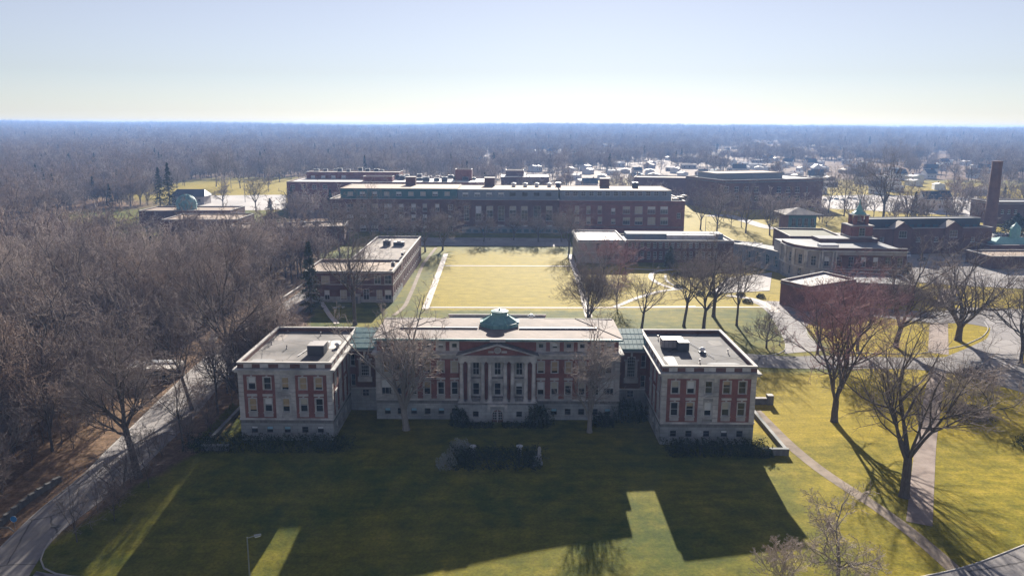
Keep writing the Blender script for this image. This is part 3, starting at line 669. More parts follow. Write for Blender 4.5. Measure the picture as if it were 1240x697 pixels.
for o in ops[1:]: window(HALL, p0, d, n, *o, frame='frame_dark')
uc = U(0); door = link('door', None)
bpy.data.objects.remove(door)
q = MB(); q.box(CX-1.1, CX+1.1, PY+.26, PY+.34, -.1, 2.75, 'door_wood'); door = q.build('door', HALL)
q = MB(); me = wmesh('archfill', 2.3, 2.75, 'stone_smooth', .02); o = bpy.data.objects.new('arch', me); COL.objects.link(o); o.parent = door; o.location = (0, 0, 0); o.matrix_parent_inverse = Matrix.Translation((CX, PY+.28, 0)); 
q = MB()
for s in (-1, 1):
    q.box(CX+s*.56-.36, CX+s*.56+.36, PY+.235, PY+.262, .55, 2.2, 'glass'); 
    for zz in (.55, 1.1, 1.65, 2.2): q.box(CX+s*.56-.40, CX+s*.56+.40, PY+.205, PY+.238, zz-.03, zz+.03, 'frame_white')
    for xx in (-.4, 0, .4): q.box(CX+s*.56+xx-.03, CX+s*.56+xx+.03, PY+.2, PY+.236, .5, 2.25, 'frame_white')
q.box(CX-.06, CX+.06, PY+.2, PY+.26, 0, 2.6, 'frame_white')
o = q.build('glazing'); o.parent = door; o.matrix_parent_inverse = Matrix.Identity(4)
# portico back wall
b = MB(); p1_ = (CX-PH+.2, MY-.18); ops = []; U3 = lambda a: a+PH-.2; wins = []
for a in (-4.42, 0, 4.42):
    for (hw, z0, z1, fl) in ((.68, 9.7, 12.35, 2), (.68, 5.4, 8.0, 1)): ops.append((U3(a)-hw, U3(a)+hw, z0, z1)); wins.append((ops[-1], fl))
zones = [(U3(a)-1.35, U3(a)+1.35, ZB, 12.8, 'stone_smooth') for a in (-4.42, 0, 4.42)]+[(U3(a)-1.3, U3(a)+1.3, 8.6, 9.3, 'stone_stain') for a in (-4.42, 0, 4.42)]
d3, n3 = facade(b, p1_, (CX+PH-.2, MY-.18), ZB, 14.0, ops, zones, 'brick', depth=.16, reveal='stone_smooth')
for a in (-4.42, 0, 4.42):
    b.obox(p1_, d3, U3(a)-1.3, U3(a)+1.3, .002, .5, 8.75, 8.95, 'stone_smooth'); b.obox(p1_, d3, U3(a)-1.25, U3(a)+1.25, .002, .8, ZB+.05, ZB+.75, 'stone_stain')
b.build('portico_wall', HALL)
for o, fl in wins: window(HALL, p1_, d3, n3, *o, depth=.16, nv=1 if fl == 2 else 0, nh=1, sill=False, blind=(.3, 'blind_white') if fl == 1 and o[0] > U3(2) else None)
for a in (-7.35, -5.75, -3.05, -1.55, 1.55, 3.05, 5.75, 7.35):
    b = MB(); c = (CX+a, PY+.62, ZB)
    b.box(c[0]-.52, c[0]+.52, c[1]-.52, c[1]+.52, ZB, ZB+.3, 'stone_smooth'); b.lathe((c[0], c[1], ZB+.3), [(.50, 0), (.50, .15), (.43, .22), (.42, 3), (.37, 7.6), (.44, 7.7), (.52, 7.9), (.52, 8.0)], 'stone_smooth', 16)
    b.box(c[0]-.54, c[0]+.54, c[1]-.54, c[1]+.54, ZB+8.3, ZB+8.52, 'stone_smooth'); b.build('column', HALL, True if False else False)
b = MB(); ze = ZB+8.523
b.box(CX-PH, CX+PH, PY+.05, MY+.1, ze, 13.95, 'stone_smooth'); b.box(CX-PH-.35, CX+PH+.35, PY-.3, MY-.1, 13.96, 14.25, 'stone_smooth'); b.build('entablature', HALL)
b = MB(); zt = 16.75; y0, y1 = PY+.25, MY+.5
b.face([(CX-PH+.2, y0, 14.26), (CX+PH-.2, y0, 14.26), (CX, y0, zt-.35)], 'brick')
for s in (-1, 1):
    A, B_ = (CX+s*(PH+.4), 14.25), (CX, zt)
    pts = lambda y: [(A[0], y, A[1]), (B_[0], y, B_[1])]
    ya, yb_ = PY-.35, MY+3
    b.face([(A[0], ya, A[1]), (B_[0], ya, B_[1]), (B_[0], ya, B_[1]-.42), (A[0]-s*.8, ya, A[1])], 'stone_smooth')
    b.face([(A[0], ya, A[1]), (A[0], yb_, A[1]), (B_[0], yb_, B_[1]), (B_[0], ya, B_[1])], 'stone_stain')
    b.face([(A[0]-s*.8, ya, A[1]), (B_[0], ya, B_[1]-.42), (B_[0], y0, B_[1]-.42), (A[0]-s*.8, y0, A[1])], 'stone_smooth')
b.build('pediment', HALL)
b = MB(); 
for i in range(16):
    a0 = 2*math.pi*i/16; b.tube((CX+.62*math.cos(a0), y0-.08, 15.3+.62*math.sin(a0)), (CX+.62*math.cos(a0+.4), y0-.08, 15.3+.62*math.sin(a0+.4)), .12, .12, 'stone_smooth', 6)
b.tube((CX, y0+.02, 15.3), (CX, y0-.06, 15.3), .6, .6, 'stone_pale', 16)
for s in (-1, 1): b.box(CX+s*1.35-.55, CX+s*1.35+.55, y0-.12, y0-.003, 14.75, 15.15, 'stone_smooth')
b.build('roundel', HALL)
b = MB(); b.box(CX-1.6, CX+1.6, MY-.9, MY-.2, 16.78, 17.45, 'coping'); b.box(CX-.6, CX+.6, MY-1.0, MY-.3, 17.0, 17.2, 'coping'); b.build('pediment_block', HALL)

# the two links with copper roofs
def connector(x0, x1, s):
    b = MB(); yf, yb = 161.5, 171.5; W = x1-x0; p0 = (x0, yf); c = W/2
    ops = [(c-.85, c+.85, 7.6, 12.1), (c-.75, c+.75, 3.1, 4.6), (c+s*2.55-.5, c+s*2.55+.5, 9.8, 12.4), (c+s*2.55-.5, c+s*2.55+.5, 5.4, 8.0)]
    d, n = facade(b, p0, (x1, yf), -1.5, 13.0, ops, [(0, W, -1.5, 5.1, 'stone_base')], 'brick_brown', reveal='stone_smooth')
    b.face([(x1, yb, -1), (x0, yb, -1), (x0, yb, 14.5), (x1, yb, 14.5)], 'brick_brown')
    b.obox(p0, d, c-1.5, c+1.5, .002, .3, 6.4, 7.5, 'stone_smooth'); b.obox(p0, d, c-.2, c+.2, .002, .22, 12.15, 13.0, 'stone_smooth')
    for k in (-1, 1): b.obox(p0, d, c+k*1.08-.2, c+k*1.08+.2, .002, .15, 7.5, 11.2, 'stone_smooth'); b.obox(p0, d, c+k*1.2-.4, c+k*1.2+.4, .002, .25, 11.2, 11.5, 'stone_smooth')
    b.obox(p0, d, 0, W, .0, .12, 4.85, 5.12, 'stone_smooth')
    b.build('link_wall', HALL)
    window(HALL, p0, d, n, *ops[0], nv=3, nh=5, sill=False, arch=('stone_smooth', .03), pane='glass')
    window(HALL, p0, d, n, *ops[1], nv=1); window(HALL, p0, d, n, *ops[2]); window(HALL, p0, d, n, *ops[3])
    b = MB(); b.box(x0, x1, yf-.15, yf+.6, 13.0, 13.7, 'grey_panel'); b.box(x0, x1, yf-.45, yf+.62, 13.72, 13.95, 'copper_light'); b.box(x0, x1, yf-.25, yf+.62, 13.1, 13.3, 'stone_smooth'); b.build('link_cornice', HALL)
    b = MB(); ya, za, yr, zr_ = yf-.5, 13.96, 168.9, 16.35
    b.face([(x0, ya, za), (x1, ya, za), (x1, yr, zr_), (x0, yr, zr_)], 'copper'); b.face([(x1, yb+.3, 15.2), (x0, yb+.3, 15.2), (x0, yr, zr_), (x1, yr, zr_)], 'copper')
    b.face([(x0, yr, zr_), (x0, yb+.3, 15.2), (x0, yb+.3, 13), (x0, ya, 13), (x0, ya, za)], 'copper'); b.face([(x1, ya, za), (x1, ya, 13), (x1, yb+.3, 13), (x1, yb+.3, 15.2), (x1, yr, zr_)], 'copper')
    rf = b.build('link_roof', HALL); nb = 7; q = MB()
    for i in range(nb+1):
        x = x0+.05+(W-.1)*i/nb; q.tube((x, ya+.02, za+.01), (x, yr, zr_+.01), .04, .04, 'copper', 5)
    for i in range(1, 4):
        t = i/4; q.tube((x0, ya+(yr-ya)*t, za+(zr_-za)*t+.02), (x1, ya+(yr-ya)*t, za+(zr_-za)*t+.02), .012, .012, 'copper', 5)
    o = q.build('seam'); o.parent = rf; o.matrix_parent_inverse = Matrix.Identity(4)
connector(-34.2, CX-MX, -1); connector(CX+MX, 28.4, 1)

# ------------------------------------------------------------------ the haze in the air
def haze(density, colour):
    m = bpy.data.materials.new('haze'); MATS['haze'] = m; m.use_nodes = True; nt = m.node_tree; nt.nodes.clear()
    mo = nt.nodes.new('ShaderNodeOutputMaterial'); pv = nt.nodes.new('ShaderNodeVolumePrincipled')
    pv.inputs['Color'].default_value = (*colour, 1); pv.inputs['Density'].default_value = density; pv.inputs['Anisotropy'].default_value = .2
    nt.links.new(pv.outputs[0], mo.inputs['Volume'])
    b = MB(); b.box(-7200, 7200, -7200, 7200, -8, 66, 'haze'); b.build('haze')['kind'] = 'stuff'
haze(1.4e-4, (.30, .50, .95))

# ------------------------------------------------------------------ trees
UP = Vector((0, 0, 1))
def tubes(lines, sides):
    """lines: (points, radii) -> one array of vertices and quads"""
    VV, FF, o = [], [], 0; groups = {}
    for p, r in lines: groups.setdefault(len(p), []).append((p, r))
    for n, g in groups.items():
        P = np.array([[tuple(q) for q in p] for p, _ in g]); Rr = np.array([r for _, r in g]); m = len(g)
        T = np.gradient(P, axis=1); T /= np.linalg.norm(T, axis=2, keepdims=True)+1e-9
        ref = np.where(np.abs(T[..., 2:3]) > .9, np.array([1., 0, 0]), np.array([0, 0, 1.])); A = np.cross(T, ref); A /= np.linalg.norm(A, axis=2, keepdims=True)+1e-9; B = np.cross(T, A)
        an = 2*np.pi*np.arange(sides)/sides
        V = P[:, :, None, :]+Rr[:, :, None, None]*(A[:, :, None, :]*np.cos(an)[None, None, :, None]+B[:, :, None, :]*np.sin(an)[None, None, :, None])
        ix = (np.arange(m*n*sides)+o).reshape(m, n, sides); nx_ = np.roll(ix, -1, axis=2)
        F = np.stack([ix[:, :-1], nx_[:, :-1], nx_[:, 1:], ix[:, 1:]], -1).reshape(-1, 4)
        VV.append(V.reshape(-1, 3)); FF.append(F); o += m*n*sides
    return np.concatenate(VV), np.concatenate(FF)
def grow(seed, H, fork=.32, r0=.45, limbs=6, spread=38, kids=(7, 7, 6), leader=.3, wob=.16, twig=.018, trop=.07, lean=(0, 0), ratio=(.62, .5, .45), droop=0.0, stems=1, low=.75):
    """a bare tree: trunk dividing into limbs, branches, twigs; returns lists of lines per level"""
    rnd = random.Random(seed); L = [[], [], [], [], []]
    def line(p, d, length, ra, rb, n, tr, wb):
        P = [p]; Rr = [ra]; st = length/n
        for i in range(n):
            d = (d+Vector((rnd.gauss(0, wb), rnd.gauss(0, wb), rnd.gauss(0, wb)))+UP*tr).normalized(); p = p+d*st; P.append(p); Rr.append(ra+(rb-ra)*(i+1)/n)
        return P, Rr
    def at(P, Rr, t):
        x = t*(len(P)-1); i = min(int(x), len(P)-2); f = x-i; return P[i].lerp(P[i+1], f), (P[i+1]-P[i]).normalized(), Rr[i]+(Rr[i+1]-Rr[i])*f
    def off(d, ang, az):
        u = d.orthogonal().normalized(); w = d.cross(u); return (d*math.cos(ang)+(u*math.cos(az)+w*math.sin(az))*math.sin(ang)).normalized()
    def sub(P, Rr, length, lvl):
        k = kids[lvl-1]; k = k if lvl > 1 else k
        for j in range(k):
            t = .22+.78*(j+rnd.random())/k; q, dd, rr = at(P, Rr, t)
            nd = off(dd, R(rnd.uniform(28, 62)), j*2.4+rnd.uniform(-.6, .6))
            if nd.z < -.25 and lvl < 3: nd.z *= .3
            ln = length*ratio[lvl-1]*(1.15-.6*t)*rnd.uniform(.75, 1.25)
            n = (6, 4, 3)[lvl-1]; rb = twig if lvl >= 2 else max(rr*.18, twig*1.3); ra = max(min(rr*.72, rr-.005), rb*1.15)
            if lvl == 3: ra, rb = twig*1.2, twig*.7
            PP, RR = line(q, nd, ln, ra, rb, n, trop*(1.0 if lvl < 3 else .4)-droop*(lvl >= 2), wob*(1+.15*lvl)); L[lvl+1].append((PP, RR))
            if lvl < 3: sub(PP, RR, ln, lvl+1)
    for s_ in range(stems):
        a0 = 2*math.pi*s_/max(stems, 1)+rnd.random(); base = Vector((0, 0, -.3)) if stems == 1 else Vector((math.cos(a0)*r0*1.2, math.sin(a0)*r0*1.2, -.3))
        d0 = Vector((lean[0], lean[1], 1)).normalized() if stems == 1 else Vector((math.cos(a0)*.25, math.sin(a0)*.25, 1)).normalized()
        tl = H*fork; P, Rr = line(base, d0, tl+.3, r0, r0*.8, 7, .03, .035)
        Rr[0] = r0*1.32; Rr[1] = r0*1.03; L[0].append((P, Rr))
        top, dt, rt = P[-1], (P[-1]-P[-2]).normalized(), Rr[-1]
        for i in range(limbs):
            lead = i == 0 and leader > 0
            t = 1.0 if lead else rnd.uniform(low, 1.0); q, dd, rr = at(P, Rr, t)
            ang = R(6) if lead else R(spread*rnd.uniform(.6, 1.25)); nd = off(dd, ang, 2*math.pi*i/max(limbs-1, 1)+rnd.uniform(-.35, .35))
            ln = H*(1-fork)*(1.02 if lead else rnd.uniform(.66, .95)); ra = rt*(.75 if lead else rnd.uniform(.42, .6))
            PP, RR = line(q, nd, ln, ra, twig*2.2, 9, trop*(1.1 if ang > .5 else .6), wob*.8); L[1].append((PP, RR)); sub(PP, RR, ln, 1)
    return L
def tree_meshes(name, bark, twig_m, **k):
    L = grow(**k)
    V0, F0 = tubes(L[0], 9); V1, F1 = tubes(L[1], 6); big = [l for l in L[2] if l[1][0] > .055]; small = [l for l in L[2] if l[1][0] <= .055]
    Vs, Fs, o = [V0, V1], [F0, F1+len(V0)], len(V0)+len(V1)
    if big: v, f = tubes(big, 5); Vs.append(v); Fs.append(f+o)
    tm = mesh_np(name+'_trunk', np.concatenate(Vs), np.concatenate(Fs), [bark], smooth=True)
    v, f = tubes(small+L[3]+L[4], 3); cm = mesh_np(name+'_crown', v, f, [twig_m])
    return tm, cm
def tree(meshes, name, label, loc, rz=0.0, s=1.0, group=None, cat='tree'):
    t = thing(name, label, cat, loc, group, rz); t.scale = (s, s, s)
    link('trunk', meshes[0], t, local=True); link('crown', meshes[1], t, local=True); return t
def hgt(px, py, Y): return AY(px, py, Y)[1]

# ------------------------------------------------------------------ other buildings
def UZ(px, py, p0, p1):                                            # along-wall distance and height where a photo pixel meets the wall p0 -> p1
    d = ray(px, py); ex, ey = p1[0]-p0[0], p1[1]-p0[1]; L_ = math.hypot(ex, ey)
    t = (p0[0]*ey-p0[1]*ex)/(d[0]*ey-d[1]*ex); x, y = d[0]*t, d[1]*t
    return ((x-p0[0])*ex+(y-p0[1])*ey)/L_, CAM_H+d[2]*t
def block(name, label, corners, z1, wall='brick_dark', roof='roof_grey', wins=(), cat='building', cope='coping', z0=-1.0, zones=(), par=.5, band=None, parent=None, wname='wall', side=(), pane='glass', arch=False, group=None):
    """a flat-roofed block: corners front-left, front-right, back-right, back-left; wins = photo rectangles on the front wall"""
    cx_, cy_ = sum(c[0] for c in corners)/4, corners[0][1]
    root = parent or thing(name, label, cat, (cx_, cy_, h(cx_, cy_)), group)
    b = MB(); c = corners; ops, kw = [], []
    L0 = math.dist(c[0], c[1])
    for w in wins:
        u0, za = UZ(w[0], w[3], c[0], c[1]); u1, zb = UZ(w[1], w[2], c[0], c[1]); uc = (u0+u1)/2
        if w[0] == 'm': u0, u1, za, zb = w[1:5]
        u0, u1 = max(u0, .05), min(u1, L0-.05)
        if u1-u0 > .3 and zb-za > .3 and zb < z1-.2: ops.append((u0, u1, max(za, .2), zb)); kw.append(w[4] if len(w) > 4 and isinstance(w[4], dict) else {})
    zz = [(0, L0, a, e, m) for a, e, m in zones]
    d, n = facade(b, c[0], c[1], z0, z1, ops, zz, wall, depth=.3)
    sops = [(u0, u1, a, e) for u0, u1, a, e in side]
    ld = facade(b, c[3], c[0], z0, z1, sops if cx_ > 0 else (), [(0, 999, a, e, m) for a, e, m in zones], wall, depth=.3)
    rd = facade(b, c[1], c[2], z0, z1, sops if cx_ <= 0 else (), [(0, 999, a, e, m) for a, e, m in zones], wall, depth=.3)
    facade(b, c[2], c[3], z0, z1, (), (), wall)
    b.build(wname, root)
    for o, k in zip(ops, kw):
        k = dict(k); k.setdefault('t', .17); k.setdefault('nh', 1); k.setdefault('nv', 1)
        if arch: k['arch'] = ('stone_pale' if arch is True else arch, .02)
        window(root, c[0], d, n, *o, depth=.3, pane=k.pop('pane', pane), **k)
    for o in sops:
        if cx_ > 0: window(root, c[3], *ld, *o, depth=.3, nv=1)
        else: window(root, c[1], *rd, *o, depth=.3, nv=1)
    r = MB(); ins = lambda k, q: (k[0]+(q[0]-k[0])*t_, k[1]+(q[1]-k[1])*t_)
    ctr = (sum(p[0] for p in c)/4, sum(p[1] for p in c)/4)
    r.face([(p[0], p[1], z1-par) for p in c], roof); r.build('roof' if wname == 'wall' else wname.replace('wall', 'roof'), root)
    p = MB()
    for i in range(4):
        a, e = c[i], c[(i+1) % 4]; dd = Vector((e[0]-a[0], e[1]-a[1], 0)); LL = dd.length; dd /= LL
        p.obox(a, dd, -.15 if i % 2 == 0 else .45, LL+(.15 if i % 2 == 0 else -.45), -.45, .15, z1, z1+.22, cope)
        p.face([(e[0]-dd.y*-.4*-1, e[1]+dd.x*.4, z1-par), (a[0]-dd.y*.4, a[1]+dd.x*.4, z1-par), (a[0]-dd.y*.4, a[1]+dd.x*.4, z1), (e[0]-dd.y*.4, e[1]+dd.x*.4, z1)], wall)
    if band:
        for (za, zb, pr, m) in band: p.obox(c[0], d, -pr, L0+pr, .004, pr, za, zb, m); p.obox(c[1], rd[0], 0, math.dist(c[1], c[2]), .004, pr, za, zb, m); p.obox(c[3], ld[0], 0, math.dist(c[3], c[0]), .004, pr, za, zb, m)
    p.build('parapet' if wname == 'wall' else wname.replace('wall', 'parapet'), root)
    return root
def rect(x0, x1, y0, y1): return [(x0, y0), (x1, y0), (x1, y1), (x0, y1)]
def rooftop(root, items, m='unit_white', nm='rooftop_unit'):
    for (x, y, z, w, d_, hh) in items:
        b = MB(); b.box(x-w/2, x+w/2, y-d_/2, y+d_/2, z, z+hh, m); b.box(x-w/2+.2, x+w/2-.2, y-d_/2-.05, y-d_/2, z+.3, z+hh-.3, 'unit_dark'); b.lathe((x, y, z+hh), [(min(w, d_)*.3, 0), (min(w, d_)*.3, .25)], 'unit_dark', 10); b.build(nm, root)
def WX(xs, y0, y1, **k): return [(a, b_, y0, y1, k) for a, b_ in xs]
bt, bc, bw = ('blind_tan_reflection',), ('blind_cream',), ('blind_white',)

# two-storey hall west of the lawn
hs = []
for (a, b_, y0, y1) in ((389, 399, 334, 343), (412, 420, 333, 344), (430, 437, 333, 344), (453, 461, 333, 344), (465.5, 474, 333, 344), (393, 399, 351, 363), (412, 420, 351, 363), (424, 430, 351, 363), (440, 447, 350, 363), (456, 463, 351, 363), (466, 474, 351, 363), (414, 419, 367, 371), (455, 460, 367, 371)):
    hs.append((a, b_, y0, y1, dict(blind=random.choice([None, (.5, 'blind_white'), (.9, 'blind_cream')]), frame='frame_white')))
r = block('lecture_hall', 'two-storey brown brick hall with a pale gravel flat roof west of the lawn', rect(-70.5, -40.6, 266, 290), 10.6, 'brick_brown', 'roof_tan', hs, zones=[(0, 2.0, 'stone_base')], band=[(6.0, 6.35, .12, 'stone_pale'), (10.1, 10.5, .3, 'stone_pale')], side=[(3+i*4, 4.6+i*4, z, z+2.2) for i in range(5) for z in (2.6, 7.2)])
block('', '', rect(-60, -40.7, 290.05, 352), 10.6, 'brick_brown', 'roof_gravel', parent=r, wname='rear_wall', band=[(6.0, 6.35, .12, 'stone_pale')], side=[(4+i*5, 6+i*5, z, z+2.2) for i in range(11) for z in (2.6, 7.2)])
rooftop(r, [(-47, 328, 10.1, 4.5, 3, 1.8), (-52, 328, 10.1, 3, 3, 2.4), (-41.7, 275, 10.8, 1.2, 2.0, 1.6), (-41.7, 301, 10.8, 1.0, 5, 1.2)], 'unit_metal')
rooftop(r, [(-65, 289, 10.1, 9, 1.2, .9)], 'brick_dark', 'roof_curb')
b = MB(); b.box(-54.3, -51.7, 264.2, 265.9, 0, 2.8, 'stone_pale'); b.box(-54.6, -51.4, 263.9, 265.95, 2.81, 3.1, 'coping'); b.box(-53.6, -52.4, 264.14, 264.2, .1, 2.3, 'frame_dark'); b.build('porch', r)

# the long hall that closes the lawn
YL = 448.0
Lw = []
for (a, b_) in ((403, 410), (420, 428), (436, 444), (450, 458), (465.4, 474.3), (483, 488.4), (498, 503.6), (512, 517), (527, 532), (543, 548)):
    for (y0, y1) in ((246.8, 256), (259.7, 268), (272.6, 282)):
        if a == 543: y0, y1 = y0+1, y1-2
        Lw.append((a, b_, y0, y1, dict(blind=random.choice([None, (.5, 'blind_white'), (.5, 'blind_cream')]))))
xa, xb, xc, xd = AY(400, 260, YL)[0], AY(553, 260, YL)[0], AY(677, 260, YL)[0], AY(828.5, 260, YL)[0]
zp = AY(620, 242, YL)[1]
LH = block('long_hall', 'very long four-storey dark brick hall with set-back teal and grey rooftop storey closing the lawn', rect(xa, xb-.05, YL, YL+46), zp, 'brick_dark', 'roof_gravel', Lw, band=[(zp-1.6, zp-1.2, .25, 'brick_brown')])
Mw = []
for (a, b_) in ((562, 568), (576, 583), (589, 597), (603, 611), (617, 625), (631, 639), (646, 655), (661, 669)):
    Mw.append((a, b_, 249.5, 267.5, dict(nh=3, frame='frame_white', blind=random.choice([None, (.5, 'blind_white'), (.3, 'blind_cream')]))))
    Mw.append((a, b_, 272.4, 279.5, dict(blind=random.choice([None, (.5, 'blind_white')])))); Mw.append((a, b_, 283, 288.5, {}))
block('', '', rect(xb, xc-.05, YL+1.5, YL+46), zp-.3, 'brick_dark', 'roof_gravel', Mw, parent=LH, wname='centre_wall', band=[(zp-1.8, zp-1.4, .25, 'brick_brown')])
Rw = WX(((696, 701.4), (710, 715.2), (723.6, 729)), 249.3, 259, nv=0, blind=(.5, 'blind_cream'))+WX(((696, 701.4), (710, 715.2), (723.6, 729)), 262.5, 271, nv=0, blind=(.7, 'blind_cream'))
Rw += WX(((740, 745.2),), 252, 259.3, blind=(.6, 'blind_white'))+WX(((740, 745.2),), 265, 271, blind=(.6, 'blind_cream'))
for (a, b_) in ((754, 763), (768.6, 778.3), (784, 793.8), (799.4, 809)):
    for (y0, y1) in ((250, 259), (263, 272)): Rw.append((a, b_, y0, y1, dict(nv=2, nh=1, blind=(random.choice([.4, .6, .95]), random.choice(['blind_cream', 'blind_white'])))))
Rw += WX(((680.5, 685), (819.5, 824)), 258, 264.5)
block('', '', rect(xc, xd, YL-.8, YL+46), zp-.2, 'brick', 'roof_gravel', Rw, parent=LH, wname='east_wall', cope='roof_white', band=[(zp-2.0, zp-1.6, .25, 'brick_brown'), (AY(700, 275, YL)[1], AY(700, 274, YL)[1], .2, 'stone_stain')])
# rooftop storey
zt = AY(480, 228.6, YL+6)[1]; zt2 = zt
pw = [(424.2+14.66*i-3.2, 424.2+14.66*i+3.2, 232.2, 237) for i in range(9)]
block('', '', rect(AY(412.5, 240, YL+6)[0], xb-.05, YL+6, YL+42), zt, 'teal_panel', 'roof_tan', [(*w, dict(frame='frame_white', blind=random.choice([(.6, 'blind_white'), (.9, 'blind_cream')]))) for w in pw], parent=LH, wname='rooftop_wall', z0=zp-1, cope='roof_tan', par=.02)
pm = [(560+(i*14.4), 567+(i*14.4), 233, 237.6) for i in range(8)]
block('', '', rect(xb+.3, xc-.3, YL+6.5, YL+40), zt-.3, 'grey_panel', 'roof_tan', [(*w, dict(frame='frame_white' if i < 4 else 'frame_dark', blind=(.6, 'blind_white') if i < 4 else None)) for i, w in enumerate(pm)], parent=LH, wname='rooftop_wall', z0=zp-1, cope='roof_tan', par=.02)
block('', '', rect(xc+1, AY(813, 235, YL+7)[0], YL+7, YL+42), zt-.5, 'grey_panel', 'roof_tan', [(684+i*9.8, 690+i*9.8, 232, 237.5) for i in range(13)], parent=LH, wname='rooftop_wall', z0=zp-1, cope='roof_tan', par=.02)
for (x0, x1, y, z, w) in ((491, 503, YL+33, 6.2, 8), (586.5, 599, YL+33, 6.0, 8), (727, 738, YL+33, 5.8, 8)):
    a, e = AY(x0, 220, y)[0], AY(x1, 220, y)[0]; b = MB(); b.box(a, e, y, y+5, zt-.6, zt+z-1.5, 'brick_dark'); b.box(a-.15, e+.15, y-.15, y+5.15, zt+z-1.5, zt+z-1.2, 'coping'); b.build('chimney_stack', LH)
for px in (622, 636, 650, 665):
    x = AY(px, 222, YL+30)[0]; b = MB(); b.lathe((x, YL+30, zt-.4), [(1.1, 0), (1.1, 1.2), (1.7, 1.3), (1.6, 2.1), (.6, 2.5)], 'unit_white', 12); b.build('roof_ventilator', LH)
rooftop(LH, [(AY(676, 222, YL+30)[0], YL+30, zt-.4, 3, 3, 2.6)], 'car_red'); rooftop(LH, [(AY(769, 222, YL+30)[0], YL+30, zt-.6, 3.4, 3, 3.2)], 'unit_dark')
rooftop(LH, [(AY(818+i*3.2, 240, YL+6+i*5)[0], YL+6+i*5, zp-.5, 3.5, 4, 1.2+.5*(i % 2)) for i in range(4)], 'roof_tan')
b = MB(); x0, x1 = AY(560, 290, YL)[0], AY(690, 290, YL)[0]; b.box(x0, x1, YL-4, YL+1.4, -1, 3.2, 'grey_panel', 'roof_grey'); b.box(x0-.2, x1+.2, YL-4.3, YL-3.5, 3.21, 3.6, 'stone_pale')
for i in range(15): xx = x0+2.4+i*(x1-x0)/15; b.box(xx, xx+2.6, YL-4.06, YL-4.003, .5, 2.2, 'glass_blue')
b.build('terrace', LH)

# pale stone pavilion and the arcaded brick wing behind the right-hand lawn
SP = block('stone_pavilion', 'pale stone block with white flat roof at the corner of the far lawn', [(29.0, 346.3), (49.4, 346.6), (49.4, 379), (29.0, 379)], 10.2, 'stone_pale', 'roof_white', WX(((737, 741.5), (744, 748.5)), 293, 303, frame='frame_dark')+WX(((722, 726),), 293, 303, frame='frame_dark')+WX(((735, 741), (744, 748.5)), 308, 314, frame='frame_dark'), band=[(9.0, 9.9, .5, 'stone_smooth'), (4.6, 4.9, .15, 'stone_smooth')], side=[(4+i*5, 5.4+i*5, z, z+2.2) for i in range(5) for z in (1.5, 5.8)])
aw = [(w-2.2, w+2.2, 292.5, 300.5, dict(frame='frame_white', sill=False, nh=2)) for w in (763, 770.5, 777.8, 785.5, 793, 800, 807.5, 814.5, 822, 829, 836.5, 844, 851.5, 859, 866.5)]
aw += [(w-2.2, w+2.2, 304.5, 314, dict(frame='frame_white', sill=False, nh=2)) for w in (763, 770.5, 777.8, 785.5, 793, 800, 807.5, 814.5, 822, 829, 836.5, 844, 851.5, 859, 866.5)]
AWG = block('arcaded_wing', 'low dark brick wing with two rows of white arched windows right of the stone block', [(49.5, 349), (98, 349), (98, 369), (49.5, 369)], 9.8, 'brick_dark', 'roof_grey', aw, arch='stone_pale', band=[(9.0, 9.4, .3, 'stone_pale')])
b = MB(); b.box(70, 92, 357, 359.5, 9.3, 11.2, 'roof_white'); b.box(52, 96, 360, 368.5, 9.3, 11.4, 'grey_panel', 'roof_grey'); b.build('skylight', AWG)
# curved link and round-cornered columned hall with its clock tower
CL = block('curved_arcade', 'curved blue-grey arcade with round-headed windows joining the brick wing to the columned hall', [(98.1, 349), (105, 341), (111, 350), (98.1, 362)], 8.5, 'grey_panel', 'roof_grey', [], band=[(7.7, 8.1, .25, 'stone_pale')])
pts = [(98.1, 349), (101.2, 345), (104.2, 340.5), (106.8, 335.6), (109, 330.2), (110.6, 324.6)]
for i in range(1, 5):
    a, e = pts[i], pts[i+1]
    b = MB(); L_ = math.dist(a, e); d, n = facade(b, a, e, -1, 8.5, [(L_/2-1.2, L_/2+1.2, 2.0, 6.6)], [(0, L_, -1, 1.4, 'stone_base')], 'grey_panel'); b.build('arcade_wall', CL)
    window(CL, a, d, n, L_/2-1.2, L_/2+1.2, 2.0, 6.6, nv=1, nh=2, sill=False, arch=('stone_pale', .02), pane='glass_blue')
b = MB(); b.face([(x, y, 8.5) for x, y in pts+[(118, 331), (113, 345), (104, 356)]], 'roof_grey')
for a, e in zip(pts[1:], pts[2:]):
    dd = Vector((e[0]-a[0], e[1]-a[1], 0)); LL = dd.length; dd /= LL; b.obox(a, dd, 0, LL, -.4, .25, 8.502, 8.85, 'coping')
b.build('arcade_roof', CL)
CH = thing('columned_hall', 'pale two-storey hall with rounded columned corner beside a brick clock tower', 'building', (130, 303, 0))
fp = [(110.8, 324.4), (110.6, 318), (111.6, 311.5), (114.4, 306), (119, 303), (151, 301)]; ztop = 13.6
b = MB(); wl = []
for i, (a, e) in enumerate(zip(fp, fp[1:])):
    L_ = math.dist(a, e); nw = 1 if i < 4 else 7; ops = []
    for k in range(nw):
        uc = L_*(k+.5)/nw
        for (za, zb) in ((1.6, 5.0), (6.8, 10.6)): ops.append((uc-.95, uc+.95, za, zb))
    d, n = facade(b, a, e, -1, 12.6, ops, [(0, L_, -1, 1.2, 'stone_base')]+([(6.5, L_, 1.2, 11.2, 'brick_brown')] if i == 4 else []), 'stone_pale', reveal='stone_smooth'); wl += [(a, d, n, o) for o in ops]
